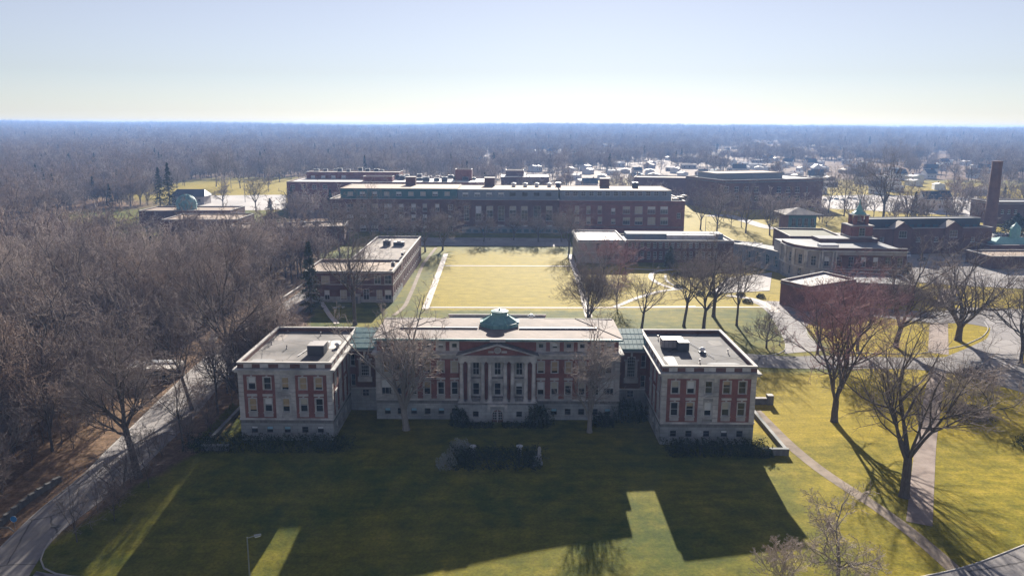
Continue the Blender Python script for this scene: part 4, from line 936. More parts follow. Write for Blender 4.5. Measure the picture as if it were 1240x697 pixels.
facade(b, (151, 301), (151, 334), -1, 12.6, (), (), 'brick_brown'); b.face([(151, 334, -1), (110.8, 334, -1), (110.8, 334, 12.6), (151, 334, 12.6)], 'brick_brown'); b.face([(110.8, 334, -1), (110.8, 324.4, -1), (110.8, 324.4, 12.6), (110.8, 334, 12.6)], 'stone_pale')
b.build('wall', CH)
for a, d, n, o in wl: window(CH, a, d, n, *o, nv=1, nh=2 if o[3] > 6 else 1, blind=random.choice([None, (.5, 'blind_white')]))
b = MB()
for a, e in zip(fp, fp[1:]):
    dd = Vector((e[0]-a[0], e[1]-a[1], 0)); LL = dd.length; dd /= LL; b.obox(a, dd, -.1, LL+.1, -.3, .7, 12.6, 13.0, 'stone_smooth'); b.obox(a, dd, 0, LL, -.3, .1, 13.003, 13.9, 'brick_dark'); b.obox(a, dd, 0, LL, -.35, .2, 13.903, 14.1, 'coping'); b.obox(a, dd, 0, LL, 0, .25, 5.6, 6.0, 'stone_smooth')
b.build('cornice', CH)
b = MB(); b.face([(x, y, 13.1) for x, y in fp+[(151, 334), (110.8, 334)]], 'roof_grey'); b.box(121, 128, 309, 313, 13.1, 14.3, 'unit_white'); b.box(126, 150, 324, 333, 13.1, 14.6, 'brick_dark', 'roof_grey'); b.build('roof', CH)
for i, (a, e) in enumerate(zip(fp, fp[1:])):
    dd = Vector((e[0]-a[0], e[1]-a[1], 0)); LL = dd.length; dd /= LL; nn = Vector((dd.y, -dd.x, 0))
    for u in ((0.3, LL-.3) if i < 4 else (.4, 4.4, 5.6)):
        b = MB(); b.lathe((a[0]+dd.x*u+nn.x*.35, a[1]+dd.y*u+nn.y*.35, 6.0), [(.48, 0), (.42, .3), (.36, 6.0), (.5, 6.5), (.5, 6.6)], 'stone_smooth', 10); b.build('column', CH)
tc_ = (143.8, 330.0)
CT = thing('clock_tower', 'square brick tower with white belfry and small green copper spire above the columned hall', 'tower', (*tc_, 0))
b = MB(); b.box(tc_[0]-4.4, tc_[0]+4.4, tc_[1]-4.4, tc_[1]+4.4, -.5, 19.4, 'brick'); 
for z in (14.9, 19.4): b.box(tc_[0]-4.8, tc_[0]+4.8, tc_[1]-4.8, tc_[1]+4.8, z+.003, z+.5, 'stone_pale')
b.build('shaft', CT)
d = Vector((1, 0, 0)); n = Vector((0, -1, 0)); window(CT, (tc_[0]-4.4, tc_[1]-4.402), d, n, 3.2, 5.6, 15.5, 18.8, depth=-.08, nv=1, nh=2)
b = MB()
for sx in (-1, 1):
    for sy in (-1, 1): b.box(tc_[0]+sx*2.35-.65, tc_[0]+sx*2.35+.65, tc_[1]+sy*2.35-.65, tc_[1]+sy*2.35+.65, 19.91, 23.6, 'brick')
b.box(tc_[0]-2.1, tc_[0]+2.1, tc_[1]-2.1, tc_[1]+2.1, 19.91, 21.0, 'brick_dark'); b.box(tc_[0]-3.3, tc_[0]+3.3, tc_[1]-3.3, tc_[1]+3.3, 23.6, 24.1, 'stone_pale'); b.lathe((tc_[0], tc_[1], 21.2), [(1.3, 0), (1.3, 1.2), (.7, 2.0)], 'unit_metal', 10)
b.build('belfry', CT)
b = MB(); b.lathe((tc_[0], tc_[1], 24.1), [(2.9, 0), (2.6, .6), (1.5, 1.3), (1.1, 2.4), (.75, 3.2), (.3, 4.0), (.08, 6.0)], 'copper_light', 8, R(22.5)); b.build('spire', CT)
block('low_brick_hall', 'windowless dark red brick block with pale flat roof beside the forecourt', [(91.5, 266), (97.2, 255), (118, 268), (112, 282)], 8.4, 'brick_brown', 'roof_white', [], band=[(7.4, 7.8, .2, 'stone_stain')])
block('long_low_annexe', 'low building with long grey flat roof behind the purple tree', [(112, 271), (137, 265), (141, 284), (117, 291)], 7.0, 'brick_dark', 'roof_grey', [], band=[(6.5, 6.8, .15, 'stone_stain')])
block('olive_roofed_hall', 'low block with olive flat roof behind the columned hall', [(118, 336), (140, 335), (142, 362), (120, 364)], 13.8, 'brick_dark', 'roof_olive', [])
# hip-roofed pavilion
def hip(b, x0, x1, y0, y1, z0, z1, m, ov=1.0, rid=None):
    x0 -= ov; x1 += ov; y0 -= ov; y1 += ov; mx, my = (x0+x1)/2, (y0+y1)/2; w, dd = x1-x0, y1-y0
    if w > dd: A, B_ = (x0+dd/2*(rid if rid is not None else 1), my, z1), (x1-dd/2*(rid if rid is not None else 1), my, z1)
    else: A, B_ = (mx, y0+w/2*(rid if rid is not None else 1), z1), (mx, y1-w/2*(rid if rid is not None else 1), z1)
    c = [(x0, y0, z0), (x1, y0, z0), (x1, y1, z0), (x0, y1, z0)]
    if w > dd: fs = [[c[0], c[1], B_, A], [c[1], c[2], B_], [c[2], c[3], A, B_], [c[3], c[0], A]]
    else: fs = [[c[0], c[1], A], [c[1], c[2], B_, A], [c[2], c[3], B_], [c[3], c[0], A, B_]]
    for f in fs: b.face(f, m)
    for i in range(4): p, q = c[i], c[(i+1) % 4]; b.face([(p[0], p[1], z0-.35), (q[0], q[1], z0-.35), q, p], 'frame_dark')
    b.face([(p[0], p[1], z0-.35) for p in c[::-1]], 'frame_dark')
PV = thing('hip_roofed_pavilion', 'small square pavilion under a wide low hipped grey roof', 'building', (167, 455, 0))
b = MB(); ops = [(2+i*3.6, 4.2+i*3.6, 3.0, 7.5) for i in range(4)]; d, n = facade(b, (159, 457), (175, 457), -1, 9.6, ops, [(0, 16, -1, 1, 'stone_base')], 'teal_panel'); facade(b, (175, 457), (175, 473), -1, 9.6, (), (), 'brick_dark'); facade(b, (159, 473), (159, 457), -1, 9.6, (), (), 'brick_dark'); b.build('wall', PV)
for o in ops: window(PV, (159, 457), d, n, *o, nv=1)
b = MB(); hip(b, 159, 175, 457, 473, 9.95, 13.2, 'roof_gravel', 3.2); b.build('roof', PV)
# three-storey school
sw = [(w-2.9, w+2.9, 226.3, 233.4, dict(blind=random.choice([None, (.5, 'blind_white')]))) for w in (943.4, 954.6, 965.8)]+[(w-2.9, w+2.9, 237.3, 244, {}) for w in (931, 943.4, 954.6, 965.8)]
sw += [(976, 978.6, 226, 233, {})]+[(w-2.9, w+2.9, y0, y0+7, {}) for w in (880, 892, 904, 916) for y0 in (226, 237)]
SH = block('school_building', 'large three-storey dark brick school with long tan roof strip beyond the small pavilion', [(150, 567), (231, 596), (214, 645), (133, 616)], 21.5, 'brick_dark', 'roof_grey', sw, band=[(19.5, 20.3, .3, 'stone_stain')])
block('', '', [(149, 585), (203, 604), (196, 630), (141, 611)], 25.2, 'grey_panel', 'roof_tan', parent=SH, wname='upper_wall', z0=20, cope='roof_tan', par=.02)
# power house, its chimney and green-capped neighbour
PH_ = block('power_house', 'long low dark brick powerhouse with glazed roof monitor and small gables', [(166, 372), (231, 381), (228, 402), (163, 393)], 12.4, 'brick_dark', 'roof_dark', [(w-3, w+3, 287, 293, dict(nv=2)) for w in (1068, 1090, 1112, 1134, 1156, 1178)])
block('', '', [(167, 380), (229, 388.6), (228, 396), (166, 387.4)], 16.0, 'unit_dark', 'roof_grey', [(1072+9.6*i, 1079+9.6*i, 271.2, 275, dict(frame='frame_dark', sill=False, nh=0, pane='glass_blue')) for i in range(12)], parent=PH_, wname='monitor_wall', z0=12, par=.1, cope='roof_grey')
for px in (1091, 1157):
    x, _ = AY(px, 285, 375); y = 372+(x-166)*9/65-1.2; b = MB(); w = 4.2
    b.face([(x-w, y, -.5), (x+w, y, -.5), (x+w, y, 12.6), (x, y, 15.6), (x-w, y, 12.6)], 'brick_dark')
    for s in (-1, 1): b.face([(x+s*w, y, -.5), (x+s*w, y+6, -.5), (x+s*w, y+6, 12.6), (x+s*w, y, 12.6)], 'brick_dark'); b.face([(x+s*(w+.4), y-.4, 12.4), (x, y-.4, 15.8), (x, y+6, 15.8), (x+s*(w+.4), y+6, 12.4)], 'roof_gravel')
    b.build('gable', PH_); window(PH_, (x-w, y-.003), Vector((1, 0, 0)), Vector((0, -1, 0)), w-1.8, w+1.8, 8.2, 11.4, depth=-.08, nv=2)
CHM = thing('factory_chimney', 'tall tapering dark brick chimney rising above the powerhouse', 'chimney', (278, 462, 0))
b = MB(); b.lathe((278, 462, -.5), [(3.6, 0), (3.5, 4), (2.7, 39.6), (2.8, 39.7), (2.8, 40.9), (2.3, 41.0)], 'brick_dark', 20); b.build('shaft', CHM)
b = MB()
for z in (8, 14, 20, 25, 30, 35): rr = 3.5-(z-4)*.0225; b.lathe((278, 462, z), [(rr+.1, 0), (rr+.1, .25)], 'brick_brown', 20)
b.build('iron_band', CHM)
GC = block('green_roofed_station', 'low building with pale green copper roof and octagonal green cupola near the powerhouse', [(224, 370), (262, 374), (260, 392), (222, 388)], 5.2, 'brick_dark', 'roof_grey', [])
b = MB(); hip(b, 229, 252, 375, 388, 5.3, 7.8, 'copper_light', .4); b.build('copper_roof', GC)
b = MB(); b.lathe((242, 381, 6.4), [(2.1, 0), (2.1, 2.6), (2.35, 2.7), (2.3, 5.4), (2.5, 5.5), (1.9, 6.6), (.8, 7.6), (.15, 8.6)], 'copper_light', 8, R(22.5)); b.build('cupola', GC)
block('tan_roofed_shed', 'low shed with wide pale tan flat roof at the right edge', [(205, 336), (262, 338), (262, 356), (204, 354)], 5.5, 'brick_dark', 'roof_tan', [])
block('slate_roofed_works', 'brick works with grey roof and rooftop ducts right of the tall chimney', [(300, 500), (345, 502), (344, 522), (299, 520)], 13.5, 'brick_dark', 'roof_grey', [(w-2.2, w+2.2, 254, 259, {}) for w in (1214, 1222, 1230)], band=[(12.2, 12.6, .2, 'stone_pale')])
WH = thing('white_house', 'two-storey white house with dark blue gabled roof beyond the parking lot', 'house', (308, 577, 0))
b = MB(); x0, x1, y0, y1 = 298, 318, 577, 588; ops = [(2+i*4.4, 3.5+i*4.4, z, z+2) for i in range(4) for z in (1.6, 5.4)]
d, n = facade(b, (x0, y0), (x1, y0), -1, 8.4, ops, (), 'white_paint'); facade(b, (x1, y0), (x1, y1), -1, 8.4, (), (), 'white_paint'); facade(b, (x1, y1), (x0, y1), -1, 8.4, (), (), 'white_paint'); facade(b, (x0, y1), (x0, y0), -1, 8.4, (), (), 'white_paint')
for x in (x0, x1): b.face([(x, y0, 8.4), (x, y1, 8.4), (x, (y0+y1)/2, 13.6)], 'white_paint')
b.build('wall', WH)
for o in ops: window(WH, (x0, y0), d, n, *o, nv=1)
b = MB(); ym = (y0+y1)/2
for s, y in ((-1, y0-.6), (1, y1+.6)): b.face([(x0-.6, y, 7.9), (x1+.6, y, 7.9), (x1+.6, ym, 13.8), (x0-.6, ym, 13.8)], 'house_blue_roof'); b.face([(x0-.6, y, 7.75), (x1+.6, y, 7.75), (x1+.6, ym, 13.6), (x0-.6, ym, 13.6)], 'white_paint')
b.build('roof', WH)
# buildings behind the long hall, on the left
BL_ = block('plant_building', 'low dark red brick plant with crowded white rooftop units behind the teal storey', [(-158, 560), (-20, 562), (-20, 612), (-158, 610)], 19.6, 'brick', 'roof_white', [(w, w+5, 224, 229, {}) for w in (352, 365, 378, 391)])
block('', '', [(-154, 600), (-85, 601), (-85, 624), (-154, 623)], 24.0, 'brick', 'roof_gravel', [(352+12.3*i, 357+12.3*i, 212.4, 216, dict(blind=(.8, 'blind_white'))) for i in range(6)], parent=BL_, wname='upper_wall', z0=19)
block('', '', [(-42, 590), (-30, 590), (-30, 602), (-42, 602)], 27.0, 'brick', 'roof_gravel', [], parent=BL_, wname='stair_wall', z0=19)
block('', '', [(-107, 574), (-86, 574), (-86, 584), (-107, 584)], 22.6, 'brick', 'roof_gravel', [], parent=BL_, wname='store_wall', z0=19)
rooftop(BL_, [(-148+random.uniform(-3, 3)+i*6.2, 606+random.uniform(0, 12), 24 if i < 9 else 19.4, random.uniform(2.5, 4.5), 3, random.uniform(1.2, 3.2)) for i in range(17)])
rooftop(BL_, [(-86+i*6.3+random.uniform(-2, 2), 570+random.uniform(0, 30), 19.3, random.uniform(2.5, 6), 3.5, random.uniform(1.2, 3.5)) for i in range(10)], 'grey_panel')
FB = block('flat_roofed_office', 'dark office block with white stepped flat roofs far behind the long hall', [(-10, 700), (32, 702), (32, 745), (-10, 743)], 14.5, 'brick_dark', 'roof_white', [(608+6.5*i, 612+6.5*i, 212, 216, {}) for i in range(8)])
block('', '', [(-6, 722), (10, 722), (10, 742), (-6, 742)], 19.0, 'brick_dark', 'roof_tan', [], parent=FB, wname='upper_wall', z0=14)
block('long_tan_roofed_hall', 'long low hall with pale tan roof among the trees beyond the lawn', [(100, 660), (160, 650), (166, 676), (106, 686)], 17.5, 'brick_dark', 'roof_tan', [])
# left: domed building in the wood and flat-roofed neighbours
DB = block('domed_building', 'low building with tan flat roof carrying a round green copper dome in the wood', [(-221, 470), (-168, 474), (-168, 500), (-221, 496)], 8.6, 'brick_brown', 'roof_tan', [])
dcx, dcy = -203+5, 484; b = MB(); pr = [(5.9, -1), (5.9, 2.2), (6.2, 2.3), (6.2, 2.7)]+[(6.0*math.cos(t), 2.7+6.0*math.sin(t)) for t in np.linspace(.02, 1.45, 9)]
b.lathe((dcx, dcy, 8.6), pr, 'copper', 24); b.build('dome', DB)
b = MB()
for i in range(12):
    a = 2*math.pi*i/12; pp = [(6.05*math.cos(t), 11.3+6.05*math.sin(t)) for t in np.linspace(.02, 1.45, 7)]
    for (r0, z0), (r1, z1) in zip(pp, pp[1:]): b.tube((dcx+r0*math.cos(a), dcy+r0*math.sin(a), z0), (dcx+r1*math.cos(a), dcy+r1*math.sin(a), z1), .12, .12, 'copper_light', 5)
b.build('dome_rib', DB)
block('tan_roofed_laboratory', 'brown brick block with tan flat roof and rooftop plant among bare trees', [(-190, 430), (-150, 432), (-150, 462), (-190, 460)], 8.2, 'brick_dark', 'roof_tan', [])
TB = block('dormitory', 'long dark brick building with curved pale roof edge deep in the wood', [(-138, 384), (-84, 396), (-86, 416), (-142, 404)], 9.6, 'brick_dark', 'roof_tan', [])
rooftop(TB, [(-128+i*7, 398+i*2, 9.1, 3.5, 3, 1.6) for i in range(5)], 'unit_dark')
LHs = thing('gabled_lodge', 'small pale lodge with dark grey roof behind the left parking lot', 'house', (-240, 592, 0))
b = MB(); b.box(-253, -229, 592, 606, -1, 6, 'stone_pale'); b.build('wall', LHs); b = MB(); hip(b, -253, -229, 592, 606, 6.3, 11, 'unit_dark', 1.0, .35); b.build('roof', LHs)
for i in range(5): window(LHs, (-253, 591.99), Vector((1, 0, 0)), Vector((0, -1, 0)), 2+i*4.4, 4+i*4.4, 2.0, 4.2, depth=-.06, nv=1)

# ------------------------------------------------------------------ campus trees (each one stands where the photo shows it)
def bt_(name, label, px, py, top, seed, bark='bark', tw='twig', loc=None, cat='tree', **k):
    x, y, z = loc or G(px, py); H = hgt(px, top, y)-z
    return tree(tree_meshes(name, bark, tw, seed=seed, H=H/1.02, **k), name, label, (x, y, z), 0.0, cat=cat)
bt_('bare_tree', 'tall pale many-stemmed bare tree on the lawn before the left half of the facade', 492, 520, 352, 11, 'bark_pale', 'twig_pale', fork=.17, r0=.72, limbs=9, spread=15, kids=(9, 7, 5), leader=.4, trop=.08, low=.6, ratio=(.36, .5, .5), twig=.024)
bt_('bare_tree', 'slim pale bare tree on the lawn before the right half of the facade', 714, 523, 386, 12, 'bark_pale', 'twig_pale', fork=.30, r0=.5, limbs=9, spread=20, kids=(8, 7, 5), leader=.5, trop=.06, low=.4, ratio=(.42, .5, .5), twig=.02)
bt_('bare_tree', 'large bare tree with straight trunk behind the left copper link', 430, 393, 268, 13, 'bark', 'twig', fork=.36, r0=.6, limbs=8, spread=40, kids=(9, 7, 6), low=.7)
bt_('bare_tree', 'bushy many-stemmed bare tree where the lawn walks cross behind the hall', 713, 386, 322, 14, 'bark', 'twig', fork=.1, r0=.22, limbs=5, spread=26, stems=6, kids=(8, 7, 6))
bt_('bare_tree', 'wide open-branched bare tree behind the right copper link', 777, 398, 325, 15, 'bark', 'twig', fork=.34, r0=.42, limbs=6, spread=52, kids=(7, 6, 5), trop=.1)
bt_('bare_tree', 'thin reddish young tree beside the right-hand lawn walk', 747, 371, 318, 16, 'bark', 'twig_red', fork=.3, r0=.22, limbs=8, spread=32, kids=(7, 6, 5), low=.3)
bt_('bare_tree', 'leftmost dark bare tree of the row behind the right wing', 828, 395, 300, 17, fork=.38, r0=.45, limbs=7, spread=38, kids=(9, 7, 6))
bt_('bare_tree', 'forked dark bare tree second in the row behind the right wing', 852, 399, 296, 18, fork=.24, r0=.55, limbs=7, spread=30, kids=(9, 7, 6))
bt_('bare_tree', 'dense dark bare tree third in the row behind the right wing', 864, 383, 290, 19, fork=.3, r0=.6, limbs=8, spread=42, kids=(9, 7, 6))
bt_('bare_tree', 'slender bare tree at the right end of the row behind the right wing', 892, 394, 302, 20, fork=.3, r0=.38, limbs=6, spread=32, kids=(8, 7, 6))
bt_('bare_tree', 'low spreading bare tree beside the forecourt kerb', 928, 421, 372, 21, fork=.2, r0=.3, limbs=8, spread=52, kids=(9, 7, 6), trop=.05)
bt_('bare_tree', 'big two-trunked bare tree with purple crown right of the right wing', 1010, 510, 345, 22, 'bark', 'twig_red', fork=.16, r0=.75, limbs=7, spread=24, kids=(9, 8, 7), low=.8, ratio=(.6, .5, .45))
bt_('bare_tree', 'massive bare tree with spreading limbs beside the brick walk in the sunny front lawn', 1095, 601, 402, 73, 'bark', 'twig', fork=.25, r0=.8, limbs=7, spread=36, kids=(9, 8, 7), leader=.3, trop=.06, wob=.13, low=.8)
bt_('bare_tree', 'broad bare tree on the grass island inside the loop drive', 1160, 412, 296, 24, 'bark', 'twig', fork=.16, r0=1.0, limbs=11, spread=46, kids=(9, 8, 7), trop=.05)
bt_('bare_tree', 'dark bare tree at the back of the loop island with short trunk', 1084, 420, 300, 25, 'bark', 'twig', fork=.26, r0=.75, limbs=9, spread=42, kids=(9, 8, 7))
bt_('bare_tree', 'tall bare tree at the right edge by the loop drive', 1236, 440, 318, 26, 'bark', 'twig', fork=.3, r0=.5, limbs=8, spread=36, kids=(9, 7, 6))
bt_('bare_tree', 'purple-crowned bare tree in front of the low annexe', 1038, 424, 326, 27, 'bark', 'twig_red', fork=.2, r0=.45, limbs=9, spread=40, kids=(9, 8, 7))
bt_('bare_tree', 'purple-twigged tree beside the windowless red block', 990, 428, 338, 64, 'bark', 'twig_red', fork=.2, r0=.35, limbs=8, spread=42, kids=(9, 8, 7))
bt_('bare_tree', 'pale twisted bare tree at the bottom edge of the sunny lawn', 1012, 716, 592, 28, 'bark_pale', 'twig_pale', fork=.3, r0=.26, limbs=8, spread=52, kids=(8, 8, 7), trop=.03, wob=.26, ratio=(.55, .5, .45))
bt_('shrub_tree', 'small pale twiggy tree where the hall shadow ends at the bottom edge', 948, 712, 655, 29, 'bark_pale', 'twig_pale', fork=.15, r0=.1, limbs=7, spread=42, kids=(8, 7, 7), cat='tree')
bt_('shrub_tree', 'sprawling dead brushy tree on the right edge of the sunny lawn', 1196, 502, 436, 30, 'bark', 'twig_pale', fork=.08, r0=.22, limbs=9, spread=60, kids=(9, 8, 7), trop=.02, wob=.25, droop=.03)
bt_('bare_tree', 'leaning bare tree with heavy limbs at the left roadside by the bend', 168, 577, 408, 31, 'bark', 'twig', fork=.4, r0=.62, limbs=9, spread=46, kids=(10, 8, 7), lean=(-.22, .05))
bt_('shrub_tree', 'small many-branched dead tree on the bank between drive and lawn', 150, 600, 540, 32, 'bark', 'twig', fork=.14, r0=.16, limbs=6, spread=48, kids=(7, 6, 5), trop=.08)
bt_('bare_tree', 'tall leaning bare tree beside the left wing roof', 283, 470, 290, 33, 'bark', 'twig', fork=.34, r0=.6, limbs=8, spread=46, kids=(9, 8, 7), lean=(-.1, .06))
bt_('bare_tree', 'crooked bare tree on the roadside bank with bent trunk', 233, 496, 372, 34, 'bark', 'twig', fork=.45, r0=.38, limbs=6, spread=38, kids=(8, 7, 6), lean=(-.18, .1))
bt_('bare_tree', 'thin straight bare tree on the bank near the left wing corner', 222, 545, 440, 35, 'bark', 'twig_brown', fork=.5, r0=.18, limbs=7, spread=34, kids=(6, 6, 5), low=.4)
bt_('bare_tree', 'very tall bare tree towering beyond the white house lot', 1068, 272, 178, 36, 'bark', 'twig', fork=.3, r0=.8, limbs=9, spread=26, kids=(9, 7, 6))
bt_('bare_tree', 'pink-budded bare tree before the pale stone block', 731, 334, 286, 37, 'bark', 'twig_red', fork=.2, r0=.25, limbs=8, spread=38, kids=(8, 7, 6))
bt_('bare_tree', 'reddish small tree left of the curving path', 757, 333, 292, 38, 'bark', 'twig_red', fork=.2, r0=.2, limbs=8, spread=38, kids=(8, 6, 5))
bt_('bare_tree', 'bare tree with rounded crown at the far right corner of the lawn', 689, 306, 246, 39, 'bark', 'twig', fork=.25, r0=.45, limbs=8, spread=36, kids=(9, 7, 6))
bt_('bare_tree', 'bare tree with rounded crown at the far left corner of the lawn', 536, 303, 246, 40, 'bark', 'twig', fork=.2, r0=.5, limbs=8, spread=38, kids=(9, 7, 6))
for i, (px, py, top, lab) in enumerate(((412, 312, 240, 'leftmost bare tree screening the long hall'), (452, 308, 232, 'broad bare tree screening the long hall beside its left windows'), (488, 306, 250, 'bare tree behind the gravel roof of the lecture hall'), (515, 305, 252, 'bare tree against the long hall by the teal storey end'), (586, 293, 258, 'faint bare tree before the terrace left of its middle'), (652, 293, 258, 'faint bare tree before the terrace right of its middle'), (428, 300, 236, 'bushy bare tree before the left end of the long hall'), (470, 296, 240, 'grey bare tree behind the gravel roof and before the long hall'), (622, 291, 256, 'thin bare tree before the grey section of the long hall'), (680, 293, 254, 'bare tree before the red brick end of the long hall'),  (868, 284, 222, 'bare tree in front of the school left corner'), (903, 282, 224, 'dark bare tree before the middle of the school'), (932, 285, 240, 'bare tree beside the small hip-roofed pavilion'), (848, 278, 226, 'bare tree right of the long hall end'), (1003, 258, 196, 'bare tree at the near edge of the far car park'), (1022, 262, 205, 'second bare tree at the near edge of the far car park'), (1042, 258, 200, 'bare tree beside the far car park behind the spire'), (1098, 270, 214, 'bare tree left of the white house'), (310, 256, 214, 'bare tree on the near side of the left car park'), (270, 250, 222, 'low bare tree before the left car park'), (262, 226, 182, 'bare tree standing in the dry field, leftmost of its pair'), (273, 227, 184, 'bare tree standing in the dry field, right of its pair'), (291, 228, 196, 'bare tree beside the tall floodlight mast'))):
    bt_('bare_tree', lab, px, py, top, 100+i, 'bark', 'twig', fork=.26, r0=.45, limbs=7, spread=36, kids=(7, 6, 5), twig=.03)

# evergreens
def conifer(name, label, px, py, top, width, seed, m='needle', n=5200, round_=False, loc=None):
    x, y, z = loc or G(px, py); H = hgt(px, top, y)-z; rg = np.random.default_rng(seed)
    t = thing(name, label, 'tree', (x, y, z)); b = MB(); b.tube((0, 0, -.3), (0, 0, H*.96), .02*H, .03, 'bark', 7); link('trunk', b.mesh('trunk'), t, local=True)
    nb = int(70+H*4); V = []; hh = []
    zb = rg.uniform(.06, .98, nb)**.85; prof = (np.sin(np.clip(zb*.92+.12, 0, 1)*np.pi)**.7 if round_ else (1-zb)**.8)*rg.uniform(.65, 1.15, nb)
    k = n//nb; P = []
    for i in range(nb):
        a = rg.uniform(0, 2*np.pi); s = rg.uniform(.1, 1, k)**.7; rr = width/2*prof[i]*s
        pz = H*zb[i]-rr*.35+rg.normal(0, .12, k)
        P.append(np.stack([rr*np.cos(a)+rg.normal(0, .1+.12*rr), rr*np.sin(a)+rg.normal(0, .1+.12*rr), np.clip(pz, .3, H)], -1)+rg.normal(0, .16, (k, 3)))
    P = np.concatenate(P); link('crown', leaf_quads(P, .34+.022*width, rg, m), t, local=True); return t
def leaf_quads(P, size, rg, m, name='leaves', flat=0.0):
    n = len(P); A = rg.normal(size=(n, 3)); A[:, 2] *= 1-flat; A /= np.linalg.norm(A, axis=1)[:, None]; B = np.cross(A, rg.normal(size=(n, 3))); B /= np.linalg.norm(B, axis=1)[:, None]+1e-9
    s = size*rg.uniform(.6, 1.3, (n, 1)); A, B = A*s, B*s*.55
    V = np.stack([P-A*.5-B*.1, P+B*.5, P+A*.5+B*.1, P-B*.5], 1).reshape(-1, 3); return mesh_np(name, V, np.arange(4*n).reshape(n, 4), [m])
conifer('spruce_tree', 'tall olive-green spruce left of the two-storey west hall', 377, 378, 292, 9.5, 5, 'needle_olive', 7000)
conifer('pine_tree', 'dark ragged pine in the wood left of the far car park, taller of two', 207, 262, 196, 15, 6, n=5000)
conifer('pine_tree', 'dark ragged pine in the wood beside a taller pine', 195, 258, 202, 12, 7, n=4000)
conifer('arborvitae', 'small rounded olive evergreen in front of the arcaded brick wing', 811, 325, 298, 6.5, 8, 'needle_olive', 4000, True)
conifer('spruce_tree', 'dark evergreen at the right edge near the powerhouse', 1229, 290, 258, 20, 9, n=6000, round_=True)
conifer('spruce_tree', 'narrow dark evergreen left of the long hall', 354, 262, 226, 6, 10, n=3000)
conifer('pine_tree', 'small dark pine at the near edge of the left car park', 328, 268, 240, 9, 11, n=3000)
conifer('pine_tree', 'low dark evergreen behind the purple tree right of the long annexe', 1098, 345, 318, 8, 12, n=3000)

# hedges and shrubs
def shrub(name, label, cx, cy, rx, ry, hz, n, m, seed, size=.28, box=False, twiggy=False):
    rg = np.random.default_rng(seed); z0 = h(cx, cy); t = thing(name, label, 'hedge' if box else 'shrub', (cx, cy, z0))
    u = rg.uniform(-1, 1, (n*2, 3)); u[:, 2] = rg.uniform(0, 1, n*2)
    if box: q = np.maximum(np.abs(u[:, 0]), np.maximum(np.abs(u[:, 1]), np.abs(u[:, 2])*.98)); keep = (q > .55+.2*rg.random(n*2))
    else: q = np.sqrt(u[:, 0]**2+u[:, 1]**2+u[:, 2]**2); keep = (q < 1) & (q > .55)
    u = u[keep][:n]
    w = 1+.13*np.sin(u[:, 0]*rx*1.9+seed)*np.cos(u[:, 1]*ry*2.3)+.1*np.sin(u[:, 0]*rx*4.7+u[:, 2]*5)
    P = u*np.array([rx, ry, hz])*w[:, None]; P[:, 2] = np.maximum(P[:, 2], .05)
    P[:, 2] += terr(P[:, 0]+cx, P[:, 1]+cy)-z0
    link('foliage', leaf_quads(P, size, rg, m, 'foliage'), t, local=True)
    b = MB()
    for i in range(9 if not box else int(rx*3)):
        a = rg.uniform(0, 6.28); r_ = rg.uniform(.1, .8); ox, oy = (rx*.35*math.cos(a), ry*.35*math.sin(a)) if not box else (rg.uniform(-rx, rx)*.9, rg.uniform(-ry, ry)*.6)
        zz = h(cx+ox, cy+oy)-z0; b.tube((ox, oy, zz-.2), (ox*(1.6 if not box else 1.02), oy*1.6, zz+hz*.8), .06, .02, 'bark', 5)
    link('stem', b.mesh('stem'), t, local=True); return t
shrub('hedge', 'long dark clipped hedge below the left wing front', -45.5, 140.6, 14.5, 2.2, 2.2, 9000, 'shrub_green', 1, .3, True)
shrub('hedge', 'long dark hedge below the right wing front', 38.4, 139.6, 8.8, 2.2, 2.1, 8000, 'shrub_green', 2, .3, True)
shrub('shrub', 'dark rounded evergreen left of the arched door', -10.6, 153.2, 2.3, 1.7, 3.6, 2600, 'shrub_green', 3)
shrub('shrub', 'tall dark evergreen right of the arched door', 5.6, 153.0, 3.0, 1.9, 4.6, 3800, 'shrub_green', 4)
shrub('hedge', 'low dark planting along the portico foot left of the door', -7.0, 152.2, 3.4, 1.0, .9, 1600, 'shrub_green', 5, .25, True)
shrub('hedge', 'low dark planting along the portico foot right of the door', 1.6, 152.2, 3.4, 1.0, .9, 1600, 'shrub_green', 6, .25, True)
shrub('shrub', 'wide dark yew before the right copper link', 24.2, 156.6, 4.6, 2.6, 4.4, 5000, 'shrub_green', 7)
shrub('shrub', 'dark yew at the right end of the centre block', 18.6, 153.6, 2.6, 1.9, 2.6, 2400, 'shrub_green', 8)
shrub('hedge', 'thick dark hedge bed in the middle of the shaded lawn', -2.4, 134.8, 7.6, 3.0, 2.2, 9000, 'shrub_green', 9, .3, True)
shrub('shrub', 'rounded pale grey shrub behind the left end of the lawn hedge', -9.4, 138.6, 2.6, 2.0, 3.0, 3600, 'shrub_pale', 10, .2)
shrub('shrub', 'smaller pale grey shrub at the left end of the lawn hedge', -11.6, 133.4, 1.9, 1.6, 2.6, 2600, 'shrub_pale', 11, .2)
shrub('shrub', 'olive shrub by the corner of the right terrace wall', 46.6, 138.2, 2.0, 1.3, 1.8, 1500, 'needle_olive', 12)
shrub('shrub', 'dark evergreen mound at the right edge of the sunny lawn', 101, 142, 4.5, 4.5, 3.2, 5000, 'shrub_green', 13)
shrub('shrub', 'brown brush heap under the dead tree on the right edge', 97, 160, 5, 4, 2.0, 3500, 'shrub_brown', 14, .3)
shrub('shrub', 'brown leafless thicket beside the brick walk crossing', 113, 186, 5, 4, 2.4, 3500, 'shrub_brown', 15, .3)
